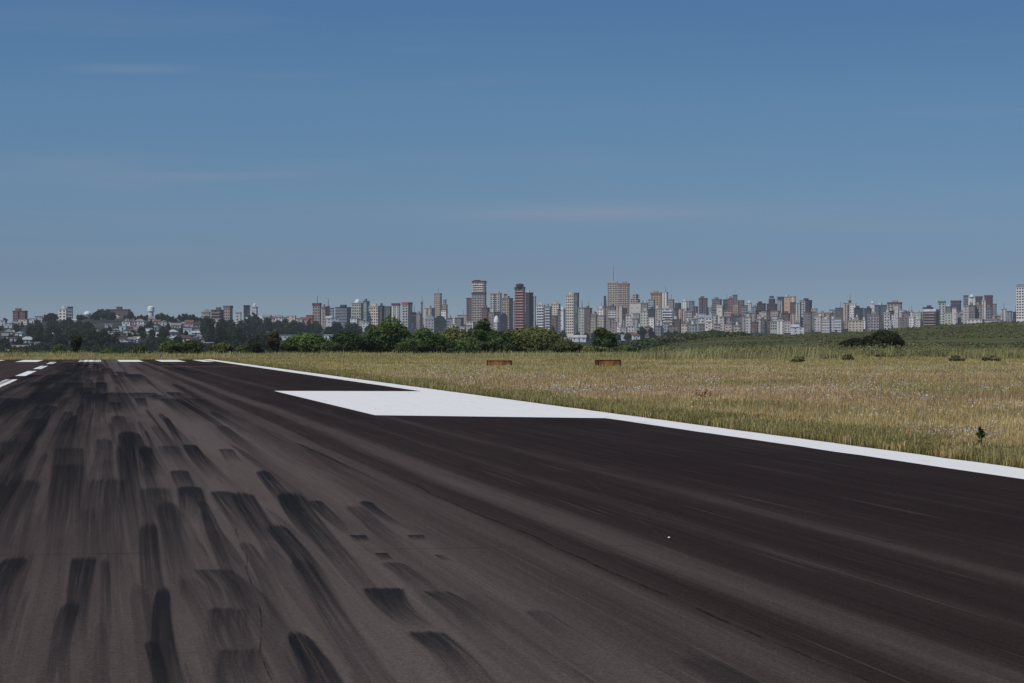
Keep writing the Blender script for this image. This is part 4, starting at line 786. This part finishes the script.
for (u0, u1, v0, ck, lab) in ((425, 434, 315, 'lg', 'pale grey block with arched roof left of the dark domed hall'), (500, 507.5, 313, 'ch', 'dark netted block with rounded top below the beige tower with brown flank')):
    Y = 2520; X = px((u0 + u1) / 2, Y); z0 = gz1(X, Y) - 1; a = (u1 - u0) / F * Y / 2; hh = zz(v0, Y) - z0
    r = tag(link('arched_block', None, None, None, (X, Y, z0)), lab, 'building'); MB().box(-a, a, 0, 8, 0, hh * .8).build('wall', FM['grid' if ck == 'lg' else 'blank'], r, color=COL[ck][1])
    b = MB(); A = [(-a * math.cos(math.pi * k / 8), hh * .8 + hh * .2 * math.sin(math.pi * k / 8)) for k in range(9)]
    for p, q in zip(A, A[1:]): b.face([(p[0], -.2, p[1]), (q[0], -.2, q[1]), (q[0], 8.2, q[1]), (p[0], 8.2, p[1])])
    b.face([(p[0], -.2, p[1]) for p in A]); b.build('roof', M_TRIM, r, color=tuple(c * .8 for c in COL[ck][1]))

# ------------------------------------------------------------------ houses
HOU = []
HWIN = MB().box(-.5, .5, -.06, 0, 0, 1.0, True).mesh('window'); HWIN.materials.append(M_GLASS)
HDOOR = MB().box(-.5, .5, -.05, 0, 0, 2.1, True).mesh('door'); HDOOR.materials.append(M_GLASS)
RC = {'t': ('clay red', (.15, .085, .07)), 'g': ('grey', (.20, .20, .20)), 'w': ('white', (.42, .42, .42)), 'd': ('dark brown', (.07, .05, .045)), 'b': ('pale blue', (.36, .44, .52)), 'n': ('pale green', (.36, .42, .38))}
def Yfor(u, vb, lo=1100, hi=2500):
    ys = np.linspace(hi, lo, 141); zs = gz(px(u, ys), ys); vs = HZ - (zs - H) / ys * F
    best = int(np.argmin(np.abs(vs - vb))); return float(ys[best])
def house(u0, u1, vt, vb, wk='wh', rk='g', shape='gable', label=None, name='house', cat='house', Y=None):
    um = (u0 + u1) / 2; Y = Y or Yfor(um, vb); X = px(um, Y); W = (u1 - u0) / F * Y; z0 = gz1(X, Y) - 1.; Hh = max(3.2, zz(vt, Y) - z0); d = min(11, max(6, W * .6)); rh = min(2.4, Hh * .38)
    root = link(name, None, None, None, (X, Y, z0), r3.uniform(-.25, .25) if name == 'house' else 0.)
    if shape == 'flat':
        MB().box(-W / 2, W / 2, 0, d, 0, Hh - .5).build('wall', M_TRIM, root, color=COL[wk][1]); MB().box(-W / 2 - .3, W / 2 + .3, -.3, d + .3, Hh - .497, Hh, True).build('roof', M_ROOF, root, color=RC[rk][1]); wh = Hh - .5
    else:
        MB().box(-W / 2, W / 2, 0, d, 0, Hh - rh).build('wall', M_TRIM, root, color=COL[wk][1]); q = MB(); (q.gable if shape == 'gable' else q.hip)(-W / 2, W / 2, 0, d, Hh - rh, rh); q.build('roof', M_ROOF, root, color=RC[rk][1]); wh = Hh - rh
    nw = max(1, min(8, int(W / 3.4)))
    for fl in range(1, max(2, min(3, int((wh - .8) / 2.7) + 1))):
        for k in range(nw):
            zk = wh - 1.9 - (fl - 1) * 2.7
            if zk < 1.2: continue
            o = bpy.data.objects.new('window', HWIN); C.objects.link(o); o.parent = root; o.location = (-W / 2 + W * (k + .5) / nw, 0, zk); o.scale = (1.3, 1, 1)
    o = bpy.data.objects.new('door', HDOOR); C.objects.link(o); o.parent = root; o.location = (W * .02, -.01, 1.)
    root['category'] = cat
    HOU.append(dict(o=root, u=um, v=vb, Y=Y, wk=wk, rk=rk, shape=shape, label=label, w=u1 - u0))
Hs = house
Hs(0, 5, 320, 326, 'wh', 'w', 'flat'); Hs(4, 12, 323, 328, 'lg', 'g', 'flat'); Hs(11, 18, 321.5, 326, 'cr', 'g'); Hs(18, 27, 319, 325, 'cr', 'g', 'flat'); Hs(29, 36, 318, 323, 'wh', 'w', 'flat'); Hs(35, 42, 316, 322, 'lg', 'g', 'flat')
Hs(5, 12, 329, 335, 'lg', 'g', 'hip'); Hs(2, 8, 333, 339, 'cr', 'g'); Hs(12, 19, 327, 332, 'cr', 'd'); Hs(15, 22, 331, 336, 'wh', 'g', 'hip')
Hs(20, 34, 336.5, 343, 'lg', 'n', 'hip', 'pale house with wide pale green hipped roof at the lower left'); Hs(11, 27, 345, 351, 'lg', 'g', 'gable', 'long pale grey roofed house just above the grass at lower left'); Hs(29, 40, 342, 348, 'wh', 'g', 'flat', 'two-storey white house with dark eaves at lower left'); Hs(4, 15, 350, 354, 'gn', 'n', 'flat', 'low pale green shed at the grass edge in the left corner')
Hs(63.5, 67.5, 340.5, 347, 'wh', 'w', 'flat', 'narrow white house alone among the dark trees on the left'); Hs(70, 76, 318.8, 322, 'wh', 'w'); Hs(82, 90, 326, 330, 'pk', 'd'); Hs(83, 86, 326.7, 328.5, 'wh', 'w'); Hs(90, 97, 330, 334, 'lg', 'g')
Hs(101, 108, 331, 336, 'be', 'g'); Hs(107, 113, 333, 338, 'cr', 'w', 'flat'); Hs(112, 120, 333.5, 338, 'be', 'g', 'hip'); Hs(113, 119, 315.3, 318, 'wh', 'w', 'hip'); Hs(119, 126, 326, 331, 'pb', 'b', 'flat'); Hs(122, 130, 321, 326, 'wh', 'g', 'flat'); Hs(119, 126, 337, 343, 'pk', 'd'); Hs(121, 128, 342, 345, 'wh', 'w', 'flat')
Hs(125, 134, 318.5, 323, 'lg', 'g', 'flat'); Hs(134, 144, 318.8, 324, 'wh', 'g', 'hip'); Hs(127, 138, 325, 330, 'br', 't', 'hip', 'brick house with clay red hipped roof below the long brown building'); Hs(137, 146, 324, 330, 'pk', 'g'); Hs(135, 144, 333, 338, 'cr', 'd', 'flat'); Hs(128, 135, 337, 343, 'lg', 'g')
Hs(148.5, 154.5, 316.5, 321, 'cr', 'g'); Hs(154, 160, 319.5, 324, 'pk', 't'); Hs(146, 152, 328, 332, 'pb', 'g'); Hs(150, 158, 332, 337, 'wh', 'w'); Hs(157, 166, 333, 337.5, 'wh', 'w', 'flat'); Hs(161, 171, 322, 328, 'wh', 'n', 'flat'); Hs(171, 181, 323, 328, 'pk', 'g'); Hs(168, 178, 329.5, 334, 'lg', 'w', 'hip')
Hs(183, 192, 328.3, 334.5, 'pb', 'b', 'flat', 'blue and white flat-roofed house in the middle of the left hillside'); Hs(192.5, 199, 329.5, 334, 'gn', 'n', 'flat'); Hs(185, 193, 320, 327, 'pk', 't', 'gable'); Hs(192, 204, 322, 327, 'pk', 'd', 'gable', 'long pink house below the beige apartment group'); Hs(171, 178, 336, 340, 'gn', 'n'); Hs(180, 190, 335, 342, 'be', 'd')
Hs(210, 215.5, 320, 326, 'cr', 'd'); Hs(215, 221, 318.5, 325, 'cr', 'g', 'flat', 'pale yellow house below the beige apartment group'); Hs(213, 219, 326, 328, 'wh', 'w'); Hs(190, 200, 337, 342, 'bn', 'd', 'hip'); Hs(160, 168, 340, 345, 'lg', 'g')
Hs(204, 224, 342.6, 346, 'wh', 'w', 'flat', 'long white roofed shed just above the bushes left of the thicket', 'shed', 'shed'); Hs(238, 244, 320.5, 328, 'pk', 'g', 'flat'); Hs(246, 251, 317.5, 322, 'wh', 'w'); Hs(251, 256.5, 318.3, 322, 'wh', 'w')
for a_, b2, t_, w_, r_ in ((257, 263, 316, 'wh', 'w'), (262, 270, 314.5, 'lg', 'g'), (269, 276, 316, 'pk', 't'), (275, 282, 314.8, 'wh', 'g'), (281, 287, 317, 'lg', 'g'), (286, 295, 315.5, 'cr', 'w'), (296, 302, 318, 'lg', 'g'), (301, 306, 317, 'pk', 't'), (306, 312.5, 315, 'br', 't'), (326, 332, 316, 'wh', 'w'), (331, 338.5, 317.5, 'lg', 'g'), (258, 266, 320.5, 'br', 't'), (275, 283, 320.5, 'lg', 'w'), (350, 357, 318, 'wh', 'g'), (357, 364, 320, 'be', 'g'), (362, 369, 322, 'wh', 'w')):
    Hs(a_, b2, t_, t_ + 8, w_, r_, 'flat' if r3.random() < .6 else 'gable', Y=2480 + r3.uniform(-40, 40))
Hs(252, 300, 334.6, 338, 'lg', 'g', 'flat', 'very long low pale grey warehouse in the valley left of the thicket', 'warehouse', 'warehouse', 1900); Hs(324, 337, 334.5, 338, 'wh', 'w', 'flat', 'white roofed warehouse behind the thicket, shorter of the two', 'warehouse', 'warehouse', 1900)
Hs(285, 289, 338.6, 342, 'wh', 'w', 'gable', 'small white hut below the very long warehouse', 'hut', 'hut', 1500); Hs(572, 586, 335, 340, 'wh', 'w', 'gable', 'long white roofed building among trees left of the lone round tree', 'warehouse', 'warehouse', 2300)
Hs(628, 634, 332, 337, 'wh', 't', 'gable', Y=2350); Hs(633, 640, 333, 337, 'wh', 't', 'hip', Y=2350); Hs(614, 627, 334, 338, 'lg', 'g', 'flat', Y=2350); Hs(563, 571, 337, 341, 'be', 'g', Y=2250)
Hs(792, 799, 324.5, 332, 'wh', 'w', 'gable', 'white gabled building at the hill crest below the tan orange tower', Y=2300); Hs(797, 804, 327, 332, 'wh', 'w', 'flat', Y=2300)
for i in range(62):
    t = r3.random(); u = r3.uniform(0, 235); v = r3.uniform(324, 350)
    if 40 < u < 98 and v > 320 and r3.random() < .75: u = r3.uniform(115, 205)
    Hs(u, u + r3.uniform(5, 9), v - r3.uniform(3.5, 5), v, r3.choice(['wh', 'cr', 'lg', 'pk', 'be']), r3.choice(['g', 't', 'd', 'g', 'w']), r3.choice(['gable', 'hip', 'flat']))

# ------------------------------------------------------------------ far trees
FT = []
for k in range(5):
    rs = random.Random(900 + k); w = 10.; h_ = rs.uniform(7.5, 11); bl = blobs_for(w, h_, 10, rs, .12, .8)
    if k == 4: bl = [(rs.uniform(-1, 1), rs.uniform(-1, 1), 2 + i * 1.7, 2.9 - i * .36, 1.1) for i in range(7)]
    FT.append((crown_mesh('crown', bl, 1100, .95, (.008, .014, .007), (.048, .068, .026)), trunk_mesh(h_, .35, bl)))
    FT[-1][0].materials.append(M_LEAF); FT[-1][1].materials.append(M_BARK)
def far_tree(u, vb, s, lab, Y=None, kind=None):
    Y = Y or Yfor(u, vb); X = px(u, Y); k = kind if kind is not None else r3.choice([0, 1, 2, 3, 0, 1, 2, 4])
    r = link('hillside_tree', None, None, None, (X, Y, gz1(X, Y) - .8), r3.uniform(0, 6.28)); r.scale = (s * r3.uniform(.85, 1.2), s * r3.uniform(.85, 1.2), s)
    tag(r, lab[0], 'tree', lab[1])
    for nm, me in zip(('crown', 'trunk'), FT[k]):
        o = bpy.data.objects.new(nm, me); C.objects.link(o); o.parent = r
L1 = ('dark tree of the dense wood between the lower-left houses and the hillside houses', 'dark trees of the left wood')
L2 = ('small dark tree growing among the houses of the left hillside', 'trees among the hillside houses')
L3 = ('dark tree of the wood below the beige apartment group and the slim blue tower', 'trees below the apartment group')
L4 = ('dark tree of the belt behind the long warehouse and the left of the thicket', 'trees of the belt behind the warehouse')
L5 = ('dark tree on the skyline ridge beside the water tower', 'trees on the left ridge line')
L6 = ('dark tree of the belt at the foot of the city behind the thicket', 'trees at the foot of the city')
NT = [0]
def spread_trees(n, pts, lab, smin, smax, Y=None):
    for i in range(n):
        u0, u1, v0, v1 = r3.choice(pts); far_tree(r3.uniform(u0, u1), r3.uniform(v0, v1), r3.uniform(smin, smax), lab, Y() if Y else None)
spread_trees(70, [(42, 100, 330, 352), (45, 95, 332, 350), (46, 56, 325, 330), (78, 112, 340, 352), (30, 60, 332, 345), (62, 84, 329, 335)], L1, .6, 1.05)
spread_trees(80, [(0, 40, 324, 345), (100, 240, 322, 350), (115, 205, 330, 350), (0, 240, 344, 352)], L2, .4, .75)
spread_trees(34, [(220, 245, 325, 346), (204, 235, 328, 342), (215, 252, 326, 350)], L3, .7, 1.2)
spread_trees(52, [(252, 372, 328, 333)], L4, .8, 1.35, lambda: r3.uniform(2050, 2400)); spread_trees(14, [(250, 330, 340, 350)], L4, .6, 1., lambda: r3.uniform(1100, 1500))
for u, s in ((45, 1.1), (50, 1.2), (78, .9), (83, .7), (93, .9), (99, 1.1), (104, 1.3), (110, 1.1), (125, .9), (131, 1.), (138, .8), (144, .9), (158, 1.), (164, 1.), (170, .9), (176, .8), (183, .9), (190, .9), (197, .7), (265, .5)):
    for q in range(2): far_tree(u + q * 3.2, 0, s * r3.uniform(.62, .95), L5, Y=2450 + r3.uniform(-40, 60), kind=r3.choice([0, 1, 2, 3]))
spread_trees(34, [(425, 560, 0, 1), (556, 628, 0, 1), (590, 720, 0, 1)], L6, .7, 1.15, lambda: r3.uniform(2280, 2480))
X, Y = region(1900, -60, 470, 1000, 1400); k = rng.random(len(X)) < .9; X, Y = X[k], Y[k]
tag(scrub('valley_woodland', X, Y, rng.uniform(1.8, 3.3, len(X)), 1.0, (.008, .014, .007), (.045, .062, .025), 40, .8), 'dark woodland filling the low valley behind the runway end', 'woodland', kind='stuff')

# ------------------------------------------------------------------ labels that single out
ORD = ['', 'first', 'second', 'third', 'fourth', 'fifth', 'sixth', 'seventh', 'eighth', 'ninth', 'tenth', 'eleventh', 'twelfth']
LMS = [(18, 'far-left brick red block'), (62, 'white block of the left ridge pair'), (118, 'long brown ridge building'), (151, 'water tower'), (216, 'brown and beige apartment group'), (246, 'slim dark blue tower'), (316, 'beige tower with dark red cap'), (341, 'blue glass office block'),
       (373, 'cream tower behind the largest tree'), (405, 'red-topped white block'), (437, 'tall beige tower with spike'), (478, 'tallest capped tower'), (519, 'brick balcony tower'), (540, 'white striped tower'), (570, 'tall cream tower'),
       (617, 'broad beige tower with mast'), (656, 'tan block'), (702, 'tall brown tower'), (731, 'red tower'), (771, 'big maroon tower'), (787, 'tan orange tower'), (805, 'dark blue capped tower'), (850, 'pointed brown tower'), (880, 'greenish tower'), (894, 'dark-capped beige tower'), (930, 'broad brown brick block'), (955, 'maroon-capped tower'), (971, 'round-topped white tower'), (1023, 'tower at the right edge')]
def rel(d):
    lu, ln = min(LMS, key=lambda t: abs(t[0] - d['u'])); du = d['u'] - lu
    return f'{"just left of" if du < -3.5 else "just right of" if du > 3.5 else "in line with"} the {ln}'
def uniq(items, desc):
    by = {}
    for d in items:
        if d['label']: d['o']['label'] = d['label']; continue
        by.setdefault(desc(d), []).append(d)
    for t, L in by.items():
        L.sort(key=lambda d: d['u'])
        for i, d in enumerate(L):
            if len(L) == 1: d['o']['label'] = t
            elif len(L) == 2: d['o']['label'] = t + (', left one' if i == 0 else ', right one')
            else: d['o']['label'] = t + f', {ORD[i + 1]} from left'
STY = {'grid': '', 'band': 'banded ', 'vert': 'striped ', 'glass': 'glassy ', 'blank': 'plain '}
def bdesc(d):
    s = 'low ' if d['h'] < 22 else 'slim ' if d['w'] < 6 else ''
    if d['Y'] > 3550: s = 'distant '
    return f"{s}{COL[d['ck']][0]} {STY[d['style']]}block {rel(d)}"
uniq(BLD, bdesc)
for d in BLD: d['o']['group'] = 'blocks and towers of the city skyline'
HL = [(18, 'far-left brick red block'), (65, 'dark wood'), (98, 'dark wood edge'), (118, 'long brown building'), (150, 'water tower'), (187, 'blue and white house'), (215, 'apartment group'), (246, 'slim dark blue tower'), (285, 'long warehouse'), (310, 'dark red capped beige tower'), (341, 'blue glass office block'), (600, 'lone round tree'), (640, 'broad beige tower'), (800, 'hill crest')]
def hdesc(d):
    lu, ln = min(HL, key=lambda t: abs(t[0] - d['u'])); du = d['u'] - lu
    lev = 'high up' if d['v'] < 326 else 'halfway up' if d['v'] < 337 else 'low down'
    return f"{COL[d['wk']][0]} house, {RC[d['rk']][0]} {'flat' if d['shape'] == 'flat' else 'pitched'} roof {lev} {'left of' if du < -6 else 'right of' if du > 6 else 'below'} the {ln}"
uniq(HOU, hdesc)
for d in HOU: d['o']['group'] = 'houses and sheds around the valley'

# ------------------------------------------------------------------ light, sky, camera
SE, SA = R(50), R(48)                       # sun elevation; azimuth turned left from straight behind the camera
sd = Vector((-math.sin(SA) * math.cos(SE), -math.cos(SA) * math.cos(SE), math.sin(SE)))
L = bpy.data.lights.new('sun', 'SUN'); L.energy = 3.2; L.angle = R(.53); L.color = (1., .955, .89)
lo = bpy.data.objects.new('sun', L); C.objects.link(lo); lo.rotation_euler = sd.to_track_quat('Z', 'Y').to_euler(); lo.location = (0, 0, 60)
w = bpy.data.worlds.new('World'); bpy.context.scene.world = w; w.use_nodes = True; nt = w.node_tree; nt.nodes.clear(); g = N(nt)
tc = g.n('TexCoord'); sp = g.n('SeparateXYZ'); g.l(tc.outputs['Generated'], sp.inputs[0])
sv = g.n('CombineXYZ'); g.l(sp.outputs[0], sv.inputs[0]); g.l(sp.outputs[1], sv.inputs[1]); g.l(g.math('ADD', g.math('MULTIPLY', sp.outputs[2], 2.6), .07), sv.inputs[2])
nz = g.n('VectorMath', operation='NORMALIZE'); g.l(sv.outputs[0], nz.inputs[0])
sky = g.n('TexSky', sky_type='NISHITA'); sky.sun_disc = False; sky.sun_elevation = SE; sky.sun_rotation = math.atan2(sd.x, sd.y); sky.altitude = 700; sky.air_density = 1.; sky.dust_density = .6; sky.ozone_density = 1.6
g.l(nz.outputs[0], sky.inputs[0])
# thin cirrus
vn = g.n('Mapping'); g.l(tc.outputs['Generated'], vn.inputs[0]); vn.inputs[3].default_value = (3.2, 3.2, 34); vn.inputs[1].default_value = (.3, 0, .4)
cn = g.noise(vn.outputs[0], 1.6, 6, .55); v2 = g.n('Mapping'); g.l(tc.outputs['Generated'], v2.inputs[0]); v2.inputs[3].default_value = (1.2, 1.2, 12); cb = g.noise(v2.outputs[0], 1.7, 3)
aa = g.math('DIVIDE', sp.outputs[0], g.math('MAXIMUM', sp.outputs[1], .01)); bb = g.math('DIVIDE', sp.outputs[2], g.math('MAXIMUM', sp.outputs[1], .01)); wisps = None
for (u_, v_, su, sv_, am) in ((590, 212, 170, 9, 1.), (135, 68, 60, 4.5, .8), (205, 176, 60, 4, .8), (70, 162, 90, 9, .6), (120, 250, 130, 9, .4), (900, 225, 160, 7, .4)):
    da = g.math('DIVIDE', g.math('SUBTRACT', aa, (u_ - 512) / F), su / F); db_ = g.math('DIVIDE', g.math('SUBTRACT', bb, (HZ - v_) / F), sv_ / F)
    e = g.math('MULTIPLY', g.math('EXPONENT', g.math('MULTIPLY', g.math('ADD', g.math('MULTIPLY', da, da), g.math('MULTIPLY', db_, db_)), -1)), am); wisps = e if wisps is None else g.math('ADD', wisps, e)
wisps = g.math('MULTIPLY', wisps, g.math('ADD', .15, g.math('MULTIPLY', g.ramp(cn, [(.35, 0.), (.7, 1.)]), .5)))
cf = g.math('MULTIPLY', g.math('MULTIPLY', g.ramp(cn, [(.5, 0.), (.8, 1.)]), g.ramp(cb, [(.48, 0.), (.66, 1.)])), .32)
tr = g.ramp(g.math('MULTIPLY', sp.outputs[2], 5.), [(0, (.385, .355, .365)), (.15, (.405, .388, .39)), (.3, (.48, .52, .507)), (.5, (.49, .615, .622)), (.7, (.45, .615, .685)), (1, (.42, .59, .71))])
tint = g.mix(1, sky.outputs[0], tr, 'MULTIPLY'); tint = g.mix(1, tint, (2., 2., 2.), 'MULTIPLY')
cf = g.math('ADD', cf, g.math('MULTIPLY', wisps, .62), clamp=True)
cl = g.mix(cf, tint, (3.9, 4.2, 5.2))
bg = g.n('Background'); g.l(cl, bg.inputs[0]); bg.inputs[1].default_value = .075
o = g.n('OutputWorld'); g.l(bg.outputs[0], o.inputs[0])

cam = bpy.data.cameras.new('camera'); co = bpy.data.objects.new('camera', cam); C.objects.link(co); bpy.context.scene.camera = co
cam.sensor_width = 36; cam.lens = F / 1024 * 36; cam.clip_start = .1; cam.clip_end = 30000
co.location = (0, 0, H); co.rotation_euler = (R(90) + math.atan((HZ - 341.5) / F), 0, 0)
s = bpy.context.scene
s.render.resolution_x = 1024; s.render.resolution_y = 683
s.view_settings.view_transform = 'Standard'; s.view_settings.look = 'None'; s.view_settings.exposure = 0
s.cycles.transparent_max_bounces = 32; s.cycles.max_bounces = 5; s.cycles.use_denoising = True
